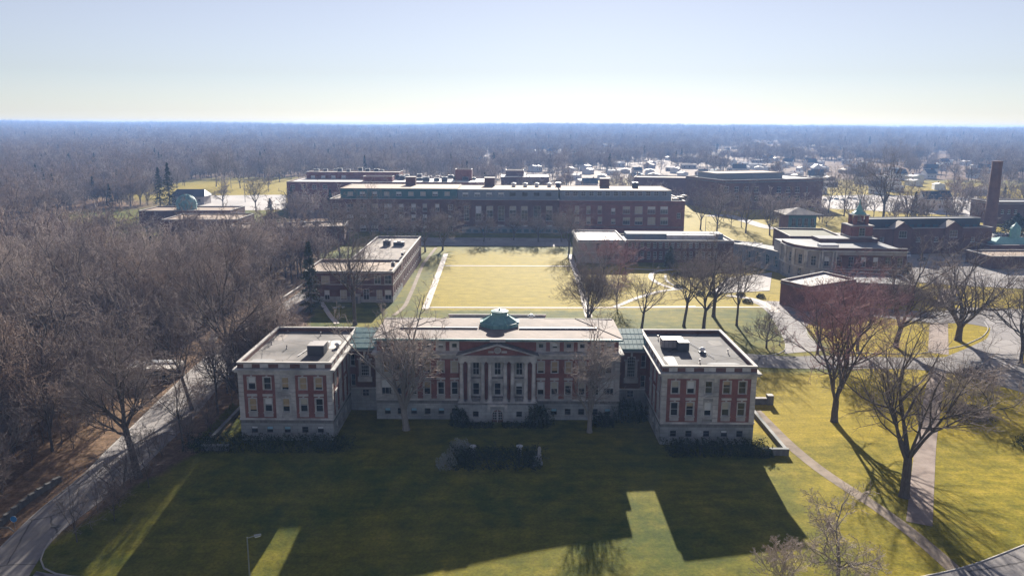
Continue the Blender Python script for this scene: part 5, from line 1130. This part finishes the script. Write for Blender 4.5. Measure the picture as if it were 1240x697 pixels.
for i, (px, py, lab) in enumerate(((848, 357, 'dark low bush on the terrace edge, left end'), (862, 358, 'dark low bush on the terrace edge beside another bush'), (905, 366, 'round dark bush beside the path to the red block'), (921, 360, 'dark bush near the windowless red block'), (897, 358, 'small dark bush between lawn and paved terrace'), (822, 348, 'dark bush at the bend of the curving path'))):
    x, y, z = G(px, py); shrub('shrub', lab, x, y, 1.7+.2*(i % 3), 1.3, 1.5, 1100, 'shrub_green', 30+i)
x, y, _ = G(840, 333); shrub('shrub', 'wide dark planting bed inside the curved path', x, y, 9, 5, 1.6, 6000, 'shrub_green', 40, .35)
x, y, _ = G(1090, 358); shrub('hedge', 'mossy clipped hedge across the loop drive', x, y, 7, 3.5, 1.5, 4000, 'moss_lit_grass', 41, .35, True)

# ------------------------------------------------------------------ terrace walls, garden ornaments, lamps
def wall(name, label, pts, w, hgt_, m, cap=None, cat='wall', dz=0.0):
    x, y = pts[0]; t = thing(name, label, cat, (x, y, h(x, y))); p = resample(pts, 1.5) if len(pts) > 1 else None; b = MB(); c = MB()
    for a, e in zip(p, p[1:]):
        dd = Vector((e[0]-a[0], e[1]-a[1], 0)); LL = dd.length; dd /= LL; z = max(h(*a), h(*e))
        b.obox(a, dd, 0, LL, -w/2, w/2, min(h(*a), h(*e))-.6, z+hgt_+dz, m); c.obox(a, dd, 0, LL, -w/2-.08, w/2+.08, z+hgt_+dz+.002, z+hgt_+dz+.14, cap or m)
    b.build('wall_body', t); c.build('coping', t); return t
wall('terrace_wall', 'low dark stone wall along the sunny strip right of the right wing', [(51.2, 160), (51.2, 139.2)], .5, .9, 'stone_stain', 'stone_base')
wall('terrace_wall', 'dark retaining wall closing the right terrace in front', [(51.5, 138.8), (46.4, 138.8)], .6, 1.2, 'stone_stain', 'stone_base')
wall('gate_wall', 'short dark wall with pier behind the right wing path', [(47.0, 166.5), (56.0, 166.5)], .8, 1.3, 'stone_stain', 'coping')
wall('gate_pier', 'squat stone gate pier at the end of the right path', [(56.1, 166.5), (57.4, 166.5)], 1.3, 2.0, 'stone_stain', 'coping')
wall('terrace_wall', 'low stone wall along the sunny strip left of the left wing', [(-57.6, 162), (-57.6, 140.2)], .5, .8, 'stone_stain', 'stone_base')
wall('terrace_wall', 'retaining wall closing the left terrace in front', [(-57.9, 139.8), (-52.8, 139.8)], .6, 1.0, 'stone_stain', 'stone_base')
shrub('hedge', 'sunlit yellow-green grass bank along the left terrace wall, built like a hedge', -59.2, 151, 1.0, 11, .9, 4500, 'moss_lit_grass', 50, .25, True)  # lit grass bank, its sunny yellow-green put into the leaf colour
wall('roadside_wall', 'low dark stone wall between the wood and the near drive', [(p[0]-3.4, p[1]) for p in P2((-40, 702), (0, 664), (30, 633), (60, 606), (98, 582))], .5, .8, 'stone_stain', 'stone_stain')
RW = wall('parapet_wall', 'concrete balustrade wall along the drive behind the left wing', [(p[0]-1.6, p[1]) for p in P2((292, 404), (310, 392), (345, 366), (375, 345))], .5, 1.0, 'concrete', 'coping')
def urn(label, px, py):
    x, y, z = G(px, py+8); t = thing('garden_urn', label, 'urn', (x, y, z)); b = MB(); b.box(x-.38, x+.38, y-.38, y+.38, z-.2, z+1.1, 'stone_base'); b.box(x-.45, x+.45, y-.45, y+.45, z+1.1, z+1.25, 'stone_smooth'); b.build('pedestal', t)
    b = MB(); b.lathe((x, y, z+1.25), [(.25, 0), (.14, .1), (.14, .2), (.48, .5), (.58, .72), (.64, .75), (.64, .82), (.52, .78), (.4, .6)], 'white_paint', 16); b.build('bowl', t)
urn('pale stone urn on the shaded lawn, left of the pair behind the hedge', 573, 544); urn('pale stone urn on the shaded lawn, right of the pair behind the hedge', 629, 544)
x, y, z = G(651, 562); t = thing('stone_monument', 'small stone monument with seat at the right end of the lawn hedge', 'monument', (x, y, z))
b = MB(); b.box(x-.9, x+.9, y-.5, y+.5, z-.2, z+.45, 'stone_base'); b.box(x-.7, x+.7, y-.4, y+.4, z+.45, z+1.5, 'stone'); b.build('plinth', t); b = MB(); b.lathe((x+.3, y, z+1.5), [(.4, 0), (.35, .5), (.28, 1.2), (.34, 1.5), (.2, 1.9)], 'stone', 10); b.build('finial', t)
def lamp_post(label, x, y, H, arms=1, m='metal_grey', name='lamp_post'):
    z = h(x, y); t = thing(name, label, 'lamp', (x, y, z)); b = MB(); b.tube((0, 0, -.2), (0, 0, H), .11+.004*H, .06+.003*H, m, 8); b.tube((0, 0, -.1), (0, 0, .5), .25, .2, m, 8); link('pole', b.mesh('pole'), t, local=True)
    for i in range(arms):
        a = math.pi*2*i/arms+.3; b = MB(); ca, sa = math.cos(a), math.sin(a); L_ = .9+.04*H; b.tube((0, 0, H-.15), (ca*L_, sa*L_, H+.1), .05, .05, m, 6)
        b.tube((ca*L_*.8, sa*L_*.8, H+.05), (ca*(L_+.7), sa*(L_+.7), H+.12), .2, .16, m, 8); b.tube((ca*L_*.9, sa*L_*.9, H-.12), (ca*(L_+.6), sa*(L_+.6), H-.05), .13, .1, 'lens_white', 8); link('lamp_head', b.mesh('lamp_head'), t, local=True)
    return t
x, y, z = G(303, 706); lamp_post('grey lamp post on the shaded lawn near the bottom edge', x, y, hgt(303, 650, y)-z)
x, y, z = G(944, 418); lamp_post('thin lamp post at the forecourt kerb', x, y, 4.5)
x, y, z = G(280, 228); lamp_post('very tall floodlight mast in the dry field', x, y, hgt(278, 173, y), 4, name='floodlight_mast')
x, y, z = G(297, 245); lamp_post('tall light pole with crossed heads in the left car park', x, y, hgt(295, 203, y), 4, name='floodlight_mast')
for px, py, top, lab in ((876, 268, 243, 'light pole beside the curving far road'), (1128, 262, 236, 'light pole in the lot before the white house'), (1151, 262, 244, 'light pole right of the white house'), (853, 300, 262, 'light pole behind the arcaded wing'), (411, 385, 372, 'short white post by the lawn behind the left link')):
    x, y, z = G(px, py); lamp_post(lab, x, y, max(hgt(px, top, y), 3), 2)
x, y, z = G(18, 640); t = thing('road_sign', 'round blue sign on a short post beside the near drive', 'sign', (x, y, z)); b = MB(); b.tube((0, .08, -.3), (0, .08, 2.0), .05, .05, 'metal_grey', 8); link('post', b.mesh('post'), t, local=True)
b = MB(); b.tube((0, .04, 1.7), (0, -.03, 1.7), .5, .5, 'sign_blue', 24); link('sign_face', b.mesh('sign_face'), t, local=True); b = MB(); b.tube((0, .03, 1.7), (0, -.02, 1.7), .54, .54, 'metal_white', 24, False); link('rim', b.mesh('rim'), t, local=True)
x, y, z = G(8, 642); t = thing('fallen_branch', 'pale fallen branch on the leaf litter beside the blue sign', 'branch', (x, y, z)); b = MB(); b.tube((-1.6, .3, .3), (.4, 0, .55), .12, .16, 'bark_pale', 7); b.tube((.4, 0, .55), (1.5, -.5, .1), .16, .1, 'bark_pale', 7); b.tube((-.4, .2, .45), (-.9, -.8, .9), .08, .04, 'bark_pale', 6); link('limb', b.mesh('limb'), t, local=True)
x, y, z = G(68, 637); b = MB(); b.box(x-.7, x+.7, y-.4, y+.4, z+.02, z+.09, 'frame_dark'); tag(b.build('drain_grate'), 'dark iron drain grate in the near drive', 'drain')
x, y, z = G(35, 147, 45); 
t = thing('radio_mast', 'thin radio mast on the horizon at far left', 'mast', (-2900, 4700, h(-2900, 4700))); b = MB(); b.tube((0, 0, 0), (0, 0, 46), 2.6, 1.0, 'unit_dark', 4); link('lattice', b.mesh('lattice'), t, local=True); b = MB(); b.tube((0, 0, 46), (0, 0, 52), .8, .3, 'unit_dark', 4); link('antenna', b.mesh('antenna'), t, local=True)

# carport by the wood, and the cars
x, y, z = G(190, 460); CP = thing('carport', 'white flat-roofed carport on posts among the trees left of the drive', 'shelter', (x, y, z))
b = MB(); b.box(-6.5, 5.5, -2.8, 3.6, 3.4, 3.75, 'roof_white'); b.box(-6.6, 5.6, -2.9, 3.7, 3.1, 3.4, 'frame_dark'); b.box(-2, 4.5, 1.2, 3.2, 3.75, 4.1, 'metal_white'); link('roof', b.mesh('roof'), CP, local=True)
for px_ in (-6.1, -2.2, 1.6, 5.1):
    for py_ in (-2.5, 3.2): b = MB(); b.tube((px_, py_, -.5), (px_, py_, 3.1), .1, .1, 'metal_grey', 8); link('post', b.mesh('post'), CP, local=True)
b = MB(); b.box(-6.3, 5.3, 3.3, 3.45, -.3, 2.6, 'grey_panel'); link('back_panel', b.mesh('back_panel'), CP, local=True)
def car_proto(m, big=1.0, van=False):
    Lc, Wc = 4.6*big, 1.85*big; t = bpy.data.objects.new('parked_car', None); COL.objects.link(t)
    pr = [(-.5, .35), (-.5, .78), (-.44, .86), (-.2, .92), (.36, .95), (.47, .9), (.5, .7), (.5, .35)] if not van else [(-.5, .35), (-.5, .95), (-.46, 1.05), (-.38, 1.15), (.49, 1.2), (.5, 1.0), (.5, .35)]
    top = [(-.19, .92), (-.06, 1.42), (.24, 1.46), (.40, .95)] if not van else [(-.38, 1.14), (-.28, 1.95), (.48, 2.05), (.495, 1.18)]
    def ext(pp, w0, w1, mm, nm):
        b = MB(); n_ = len(pp); zs = [p[1] for p in pp]; z0, z1 = min(zs), max(zs); W = lambda zz: Wc/2*(w0+(w1-w0)*(zz-z0)/(z1-z0))
        Lf = [(p[0]*Lc, -W(p[1]), p[1]*big) for p in pp]; Rt = [(p[0]*Lc, W(p[1]), p[1]*big) for p in pp]
        b.face(Lf[::-1], mm); b.face(Rt, mm)
        for i in range(n_): j = (i+1) % n_; b.face([Lf[i], Lf[j], Rt[j], Rt[i]], mm)
        return link(nm, b.mesh(nm), t, local=True)
    ext(pr, 1, .94, m, 'body'); ext(top, .92, .74, 'glass', 'window_band')
    rp = [(top[1][0]+.01, top[1][1]-.02), (top[1][0]+.02, top[1][1]+.04), (top[2][0]-.01, top[2][1]+.04), (top[2][0]+.0, top[2][1]-.02)]; ext(rp, .78, .74, m, 'roof')
    for sx in (-.31, .31):
        for sy in (-1, 1): b = MB(); b.tube((sx*Lc, sy*(Wc/2-.2), .33*big), (sx*Lc, sy*(Wc/2+.02), .33*big), .33*big, .33*big, 'rubber', 14); b.tube((sx*Lc, sy*(Wc/2+.0), .33*big), (sx*Lc, sy*(Wc/2+.03), .33*big), .19*big, .19*big, 'metal_grey', 10); link('wheel', b.mesh('wheel'), t, local=True)
    for sy in (-1, 1): b = MB(); b.box(-.505*Lc, -.47*Lc, sy*.62*big-.2, sy*.62*big+.2, .62*big, .76*big, 'lens_white'); link('headlight', b.mesh('headlight'), t, local=True)
    for sy in (-1, 1): b = MB(); b.box(.47*Lc, .506*Lc, sy*.68*big-.16, sy*.68*big+.16, .66*big, .8*big, 'car_red'); link('tail_light', b.mesh('tail_light'), t, local=True)
    return t
protos = {k: car_proto(k) for k in ('car_white', 'car_silver', 'car_dark', 'car_red', 'car_blue')}; protos['van'] = car_proto('car_white', 1.25, True)
used = set()
def park(kind, px, py, rz, label, group='cars parked around the campus'):
    x, y, z = G(px, py); x += 0; p = protos[kind]; z += .12
    if kind in used: o = copy_thing(p, (x, y, z), rz, label)
    else: used.add(kind); o = p; o.location = (x, y, z); o.rotation_euler = (0, 0, rz)
    tag(o, label, 'van' if kind == 'van' else 'car', group); 
    if kind == 'van': o.name = 'parked_van'
park('car_white', 259, 412, 1.7, 'white car on the drive behind the left wing')
park('car_silver', 176, 462, 1.4, 'silver car under the white carport')
park('car_dark', 204, 460, 1.5, 'dark car at the right end of the white carport')
park('van', 1094, 312, .2, 'white van parked beside the powerhouse')
park('car_silver', 1078, 314, 1.2, 'silver car parked left of the white van')
park('car_dark', 1116, 316, .4, 'dark car parked right of the white van')
park('car_white', 1193, 289, 1.5, 'white car left of the dark evergreen near the powerhouse')
park('car_silver', 1206, 288, 1.5, 'silver car in the lot below the dark evergreen')
park('car_red', 1218, 288, 1.5, 'red car in the lot at the right edge')
park('car_white', 1231, 288, 1.6, 'rightmost white car in the lot at the right edge')
park('car_blue', 1154, 366, .1, 'blue car on the loop drive behind the broad tree')
for i, px in enumerate((988, 993, 999, 1006, 1013, 1021, 1029, 1036)):
    park(['car_white', 'car_silver', 'car_dark', 'car_white', 'car_blue', 'car_silver', 'car_dark', 'car_white'][i], px, 241+(i % 3), 1.5+.1*i, 'tiny car in the bright car park beyond the school', 'cars in the far car park')
for i, (px, k) in enumerate(((1086, 'car_white'), (1092, 'car_silver'), (1100, 'car_white'), (1082, 'car_dark'))): park(k, px, 256+(i % 2)*2, .3*i, 'tiny car in the lot left of the white house', 'cars in the lot by the white house')
for k in protos:
    if k not in used:
        for c in list(protos[k].children): bpy.data.objects.remove(c)
        bpy.data.objects.remove(protos[k])

# ------------------------------------------------------------------ distant houses
def house_proto(roof, wallm, w, d_, hh, label, group, pt=.42):
    t = thing('suburban_house', label, 'house', (0, 0, 0), group); b = MB(); b.box(-w/2, w/2, -d_/2, d_/2, -1, hh, wallm)
    for x in (-w/2, w/2): b.face([(x, -d_/2, hh), (x, d_/2, hh), (x, 0, hh+d_*pt)], wallm)
    for i in range(3):
        xx = -w/2+w*(i+.5)/3; b.box(xx-.5, xx+.5, -d_/2-.04, -d_/2-.005, hh*.3, hh*.3+1.4, 'glass')
    link('wall', b.mesh('wall'), t, local=True); b = MB()
    for s in (-1, 1): y = s*(d_/2+.5); b.face([(-w/2-.4, y, hh-.35), (w/2+.4, y, hh-.35), (w/2+.4, 0, hh+d_*pt+.1), (-w/2-.4, 0, hh+d_*pt+.1)], roof)
    b.box(w*.2, w*.2+.9, -.4, .5, hh+1, hh+d_*pt+1.0, 'brick'); link('roof', b.mesh('roof'), t, local=True); return t
hp = [house_proto('roof_sunny', 'white_paint', 13, 9, 5, 'pale house with sunlit light roof among the bare trees of the distant suburb', 'light-roofed houses of the distant suburb', .12),
      house_proto('roof_sandy', 'stone_pale', 15, 10, 4, 'low house with tan roof among the bare trees of the distant suburb', 'tan-roofed houses of the distant suburb', .12),
      house_proto('house_blue_roof', 'white_paint', 12, 9, 5.5, 'white house with dark roof among the bare trees of the distant suburb', 'dark-roofed houses of the distant suburb')]
HOUSES = []; hr = random.Random(5); first = [True]*3
for n_ in range(330):
    px = hr.triangular(560, 1238, 1000); py = hr.choice([hr.uniform(165, 190), hr.uniform(178, 222), hr.uniform(200, 236)])
    x, y, z = G(px, py)
    if any(abs(x-a)+abs(y-c) < 22 for a, c in HOUSES) or (y < 700 and x < 245) or (y < 800 and (-180 < x < 60)) or (x < 400 and 560 < y < 720 and x > 215) or (y < 660 and x < 345 and x > 290): continue
    k = hr.choice([0, 0, 1, 2]); HOUSES.append((x, y)); rz_ = hr.choice([0, .3, 1.57, -.4, 1.2])+hr.uniform(-.2, .2); sc = hr.uniform(.9, 1.35)
    if first[k]: first[k] = False; o = hp[k]; o.location = (x, y, z); o.rotation_euler = (0, 0, rz_); o.scale = (sc, sc, sc)
    else: copy_thing(hp[k], (x, y, z), rz_, scale=(sc, sc, sc))
for i, (px, py, w, dd, hh) in enumerate(((735, 192, 45, 30, 9), (700, 184, 60, 28, 8), (905, 190, 50, 25, 8), (1150, 178, 40, 22, 8), (830, 196, 40, 24, 8), (1160, 153.5, 70, 40, 30))):
    x, y, z = G(px, py); y = min(y, 5200); x = x if i < 5 else 2900; z = h(x, y)
    block('flat_roofed_block', ['flat pale-roofed block in the middle of the distant suburb', 'long pale-roofed shed in the distant suburb left of centre', 'pale flat-roofed shed beyond the school', 'pale flat-roofed block above the tall chimney', 'small flat-roofed block beyond the tan-roofed hall', 'large tower block on the right horizon'][i], rect(x-w/2, x+w/2, y, y+dd), z+hh, 'brick_dark' if i < 5 else 'grey_panel', 'roof_white', [], z0=z-2)
    HOUSES.append((x, y))

# ------------------------------------------------------------------ the wood: near trees one by one, the rest of it as one mass
def road_dist(x, y):
    m = 1e9
    for e in (ea, eb):
        m = min(m, float(np.min(np.hypot(e[:, 0]-x, e[:, 1]-y))))
    return m
BLD = [(-86, -50, 203, 262), (-74, -38, 258, 356), (-112, 112, 378, 486), (-225, -164, 462, 504), (-194, -146, 422, 466), (-142, -82, 378, 420), (-162, -16, 552, 628), (-262, -155, 548, 690), (-14, 36, 694, 750), (-104, -80, 182, 196), (-60, -30, 138, 176)]
wr = random.Random(42)
def wood_ok(x, y):
    if any(a-2 < x < c+2 and e-3 < y < f+3 for a, c, e, f in BLD): return False
    if y < 420 and road_dist(x, y) < (8.5 if x < -70 else 3.0): return False
    if y < 185 and x > -140 and wr.random() < .2: return False
    return True
pp = lambda poly, x, y: bool(in_poly(np.array([x]), np.array([y]), poly)[0])
cand = []; st = 7.0
for i in range(-70, 0):
    for j in range(7, 50):
        x, y = i*st+wr.uniform(-2.6, 2.6), j*st+wr.uniform(-2.6, 2.6)
        if x < -.85*y-40 or pp(CAMPUS, x, y) or any(pp(g_, x, y) for g_ in LAWN_GAPS) or not wood_ok(x, y): continue
        if x > -62 and y < 180: continue
        cand.append((x, y))
cand.sort(key=lambda c: c[0]**2+c[1]**2+(1e6 if c[0] < -.69*c[1]-6 else 0))
WV = []
for i in range(9):
    WV.append(tree_meshes('wood_tree', ['bark', 'bark', 'bark_pale'][i % 3], ['twig', 'twig_brown', 'twig', 'twig_pale', 'twig'][i % 5], seed=200+i, H=[19, 22, 17, 21, 24, 16, 20, 18, 23][i], fork=[.3, .42, .25, .5, .34, .3, .45, .22, .38][i], r0=[.3, .34, .28, .25, .42, .2, .28, .34, .36][i], limbs=[7, 6, 8, 7, 7, 6, 8, 8, 7][i], spread=[38, 32, 46, 30, 42, 40, 34, 50, 36][i], kids=(8, 6, 5), twig=.027, low=.55))
WL = 'bare grey-brown tree packed in the dense leafless wood left of the drive'; NW = 190; protoW = []
for i, (x, y) in enumerate(cand[:NW]):
    k = wr.randrange(9); s = wr.uniform(.8, 1.15)*(.8 if x > -86 and y < 200 else 1)
    near = (x > -84 and y < 175)
    o = tree(WV[k], 'wood_tree', WL, (x, y, h(x, y)), wr.uniform(0, 6.28), s, 'bare trees of the wood left of the drive')
# thin saplings on the bank between the drive and the lawn
SV = [tree_meshes('sapling', 'bark', ['twig_brown', 'twig'][i % 2], seed=300+i, H=[8, 10, 6.5, 9][i], fork=[.4, .5, .2, .3][i], r0=.09, limbs=6, spread=36, kids=(6, 5, 5), twig=.014, low=.3) for i in range(4)]
n_ = 0
while n_ < 26:
    x, y = wr.uniform(-68, -54), wr.uniform(112, 240)
    lim = -58.3 if y > 138 else -63.5+(y-112)*.2
    if x > lim or road_dist(x, y) < .6: continue
    n_ += 1; tree(SV[wr.randrange(4)], 'sapling', 'thin bare sapling on the leafy bank between the drive and the left wing', (x, y, h(x, y)), wr.uniform(0, 6.28), wr.uniform(.6, 1.15), 'saplings on the bank beside the drive')
n_ = 0
while n_ < 8:
    x, y = wr.uniform(-84, -75), wr.uniform(112, 190)
    if road_dist(x, y) < 1.5: continue
    n_ += 1; tree(SV[wr.randrange(4)], 'sapling', 'thin bare sapling at the edge of the wood along the drive', (x, y, h(x, y)), wr.uniform(0, 6.28), wr.uniform(.6, 1.1), 'saplings along the wood edge')

n_ = 0
while n_ < 70:
    y = wr.uniform(100, 190); x = wr.uniform(-.69*y-4, -84)
    if x > -84.5 or road_dist(x, y) < 3: continue
    n_ += 1; tree(SV[wr.randrange(4)], 'sapling', 'thin bare understorey sapling on the sunlit leaf litter inside the near wood', (x, y, h(x, y)), wr.uniform(0, 6.28), wr.uniform(.5, 1.2), 'understorey saplings inside the wood')
for (x, y, k, s_) in ((-64.5, 172, 3, .75), (-61.5, 186, 7, .8), (-65.5, 202, 0, .75), (-60.5, 168, 5, .7), (-54.5, 184, 1, .85), (-57.5, 180, 4, 1.12), (-56, 170, 1, .85), (-58.6, 164, 7, .95), (-55.5, 177, 8, 1.0), (-61.5, 158, 3, .95)):  # bank trees added to throw shade over the bright strip of left lawn
    tree(WV[k], 'bank_shade_tree', 'bare tree on the leafy bank between the drive and the left wing, added for lawn shade', (x, y, h(x, y)), x*7, s_, 'bare trees added on the bank to shade the lawn')
def far_source(i):
    k = dict(seed=400+i, H=[17, 20, 14, 18][i], fork=[.3, .4, .25, .35][i], r0=.3, limbs=7, spread=[40, 34, 46, 36][i], kids=(5, 4, 4), twig=.055, low=.5)
    L = grow(**k); V0, F0 = tubes(L[0]+L[1], 4); v, f = tubes(L[2]+L[3]+L[4], 3); n0 = len(F0)
    me = mesh_np('far_tree', np.concatenate([V0, v]), np.concatenate([F0, f+len(V0)]), ['bark', ['twig', 'twig_brown', 'twig', 'twig_pale'][i]], np.concatenate([np.zeros(n0, int), np.ones(len(f), int)]))
    return bpy.data.objects.new('far_tree_source', me)
SRC = [far_source(i) for i in range(4)]
_rg = np.random.default_rng(77); _P = np.concatenate([np.stack([(rr_ := 3.2*(1-zz)**.8*_rg.uniform(.2, 1, 9))*np.cos(aa := _rg.uniform(0, 6.28, 9)), rr_*np.sin(aa), np.full(9, 1+17*zz)], -1) for zz in np.linspace(0, .98, 60)])
SRC.append(bpy.data.objects.new('far_conifer_source', leaf_quads(_P, 1.1, _rg, 'needle')))
def scatter(name, P, S, label):
    me = bpy.data.meshes.new(name); me.vertices.add(len(P)); me.vertices.foreach_set('co', np.asarray(P, np.float32).ravel())
    n = len(P); a = me.attributes.new('scl', 'FLOAT', 'POINT'); a.data.foreach_set('value', np.asarray(S, np.float32))
    a = me.attributes.new('yaw', 'FLOAT_VECTOR', 'POINT'); rv = np.zeros((n, 3), np.float32); rv[:, 2] = RNG.uniform(0, 6.28, n); a.data.foreach_set('vector', rv.ravel())
    a = me.attributes.new('pick', 'INT', 'POINT'); a.data.foreach_set('value', np.where(RNG.random(n) < .025, 4, RNG.integers(0, 4, n)).astype(np.int32))
    o = link(name, me); o['kind'] = 'stuff'; o['label'] = label; o['category'] = 'forest'
    ng = bpy.data.node_groups.new(name, 'GeometryNodeTree'); ng.interface.new_socket('Geometry', in_out='INPUT', socket_type='NodeSocketGeometry'); ng.interface.new_socket('Geometry', in_out='OUTPUT', socket_type='NodeSocketGeometry')
    N, L = ng.nodes, ng.links; gi, go = N.new('NodeGroupInput'), N.new('NodeGroupOutput'); ip = N.new('GeometryNodeInstanceOnPoints'); jn = N.new('GeometryNodeJoinGeometry')
    for sobj in SRC[::-1]:
        oi = N.new('GeometryNodeObjectInfo'); oi.inputs['Object'].default_value = sobj; oi.inputs['As Instance'].default_value = True; L.new(oi.outputs['Geometry'], jn.inputs[0])
    def na(nm, ty):
        q = N.new('GeometryNodeInputNamedAttribute'); q.data_type = ty; q.inputs['Name'].default_value = nm; return q.outputs['Attribute']
    L.new(gi.outputs[0], ip.inputs['Points']); L.new(jn.outputs[0], ip.inputs['Instance']); ip.inputs['Pick Instance'].default_value = True
    L.new(na('pick', 'INT'), ip.inputs['Instance Index']); L.new(na('scl', 'FLOAT'), ip.inputs['Scale'])
    er = N.new('FunctionNodeEulerToRotation'); L.new(na('yaw', 'FLOAT_VECTOR'), er.inputs[0]); L.new(er.outputs[0], ip.inputs['Rotation'])
    L.new(ip.outputs[0], go.inputs[0]); md = o.modifiers.new('scatter', 'NODES'); md.node_group = ng; return o
far_pts = [(x, y) for x, y in cand[NW:]]
P_, S_ = [], []
def add_far(n, y0, y1, ok, s0, s1, xr=None):
    y = np.sqrt(RNG.uniform(y0*y0, y1*y1, n)); x = RNG.uniform(-.8, .8, n)*y+RNG.uniform(-30, 30, n)
    if xr is not None: k = (x > xr[0]) & (x < xr[1]); x, y = x[k], y[k]
    k = ok(x, y); x, y = x[k], y[k]; P_.append(np.stack([x, y, terr(x, y)], -1)); S_.append(RNG.uniform(s0, s1, len(x)))
def okfar(x, y):
    k = np.ones(len(x), bool)
    for a, c, e, f in BLD+[(205, 330, 555, 725), (125, 235, 560, 650), (290, 350, 495, 527), (95, 170, 645, 690), (150, 180, 445, 478)]: k &= ~((x > a-4) & (x < c+4) & (y > e-10) & (y < f+4))
    for g_ in LAWN_GAPS[:2]: k &= ~in_poly(x, y, g_)
    for (a, c) in HOUSES: k &= ~((np.abs(x-a) < 14+c*.004) & (y < c+9) & (y > c-60-c*.05))
    return k
if far_pts: a = np.array(far_pts); P_.append(np.stack([a[:, 0], a[:, 1], terr(a[:, 0], a[:, 1])], -1)); S_.append(RNG.uniform(.8, 1.15, len(a)))
LG = LAWN_GAPS[2]
add_far(5200, 345, 900, lambda x, y: okfar(x, y) & ~in_poly(x, y, CAMPUS) & ~(in_poly(x, y, LG) & (RNG.random(len(x)) < .93)), .75, 1.2, (-900, -20))
add_far(1500, 420, 900, lambda x, y: okfar(x, y) & (y > 470+.0*x) & ~((x < 130) & (y < 560)), .7, 1.15, (60, 900))
add_far(700, 640, 900, okfar, .75, 1.15, (-60, 130))
def clump(x, y):                                                   # open ground and streets between the trees of the suburb on the right
    v = np.sin(x/61+1.3*np.sin(y/140))+np.sin(y/83+x/190)+.7*np.sin(x/23-y/51)
    return okfar(x, y) & ((v > np.where(x > -120+.05*y, -.25, -2.2)) | (RNG.random(len(x)) < .25))
add_far(24000, 880, 2300, clump, .65, 1.4)
add_far(60000, 2200, 6850, lambda x, y: (np.sin(x/210+y/330)+np.sin(x/97-y/260)+RNG.random(len(x))*1.6 > -.4), .7, 1.9)
scatter('forest', np.concatenate(P_), np.concatenate(S_), 'leafless forest fading blue to the horizon behind the campus')
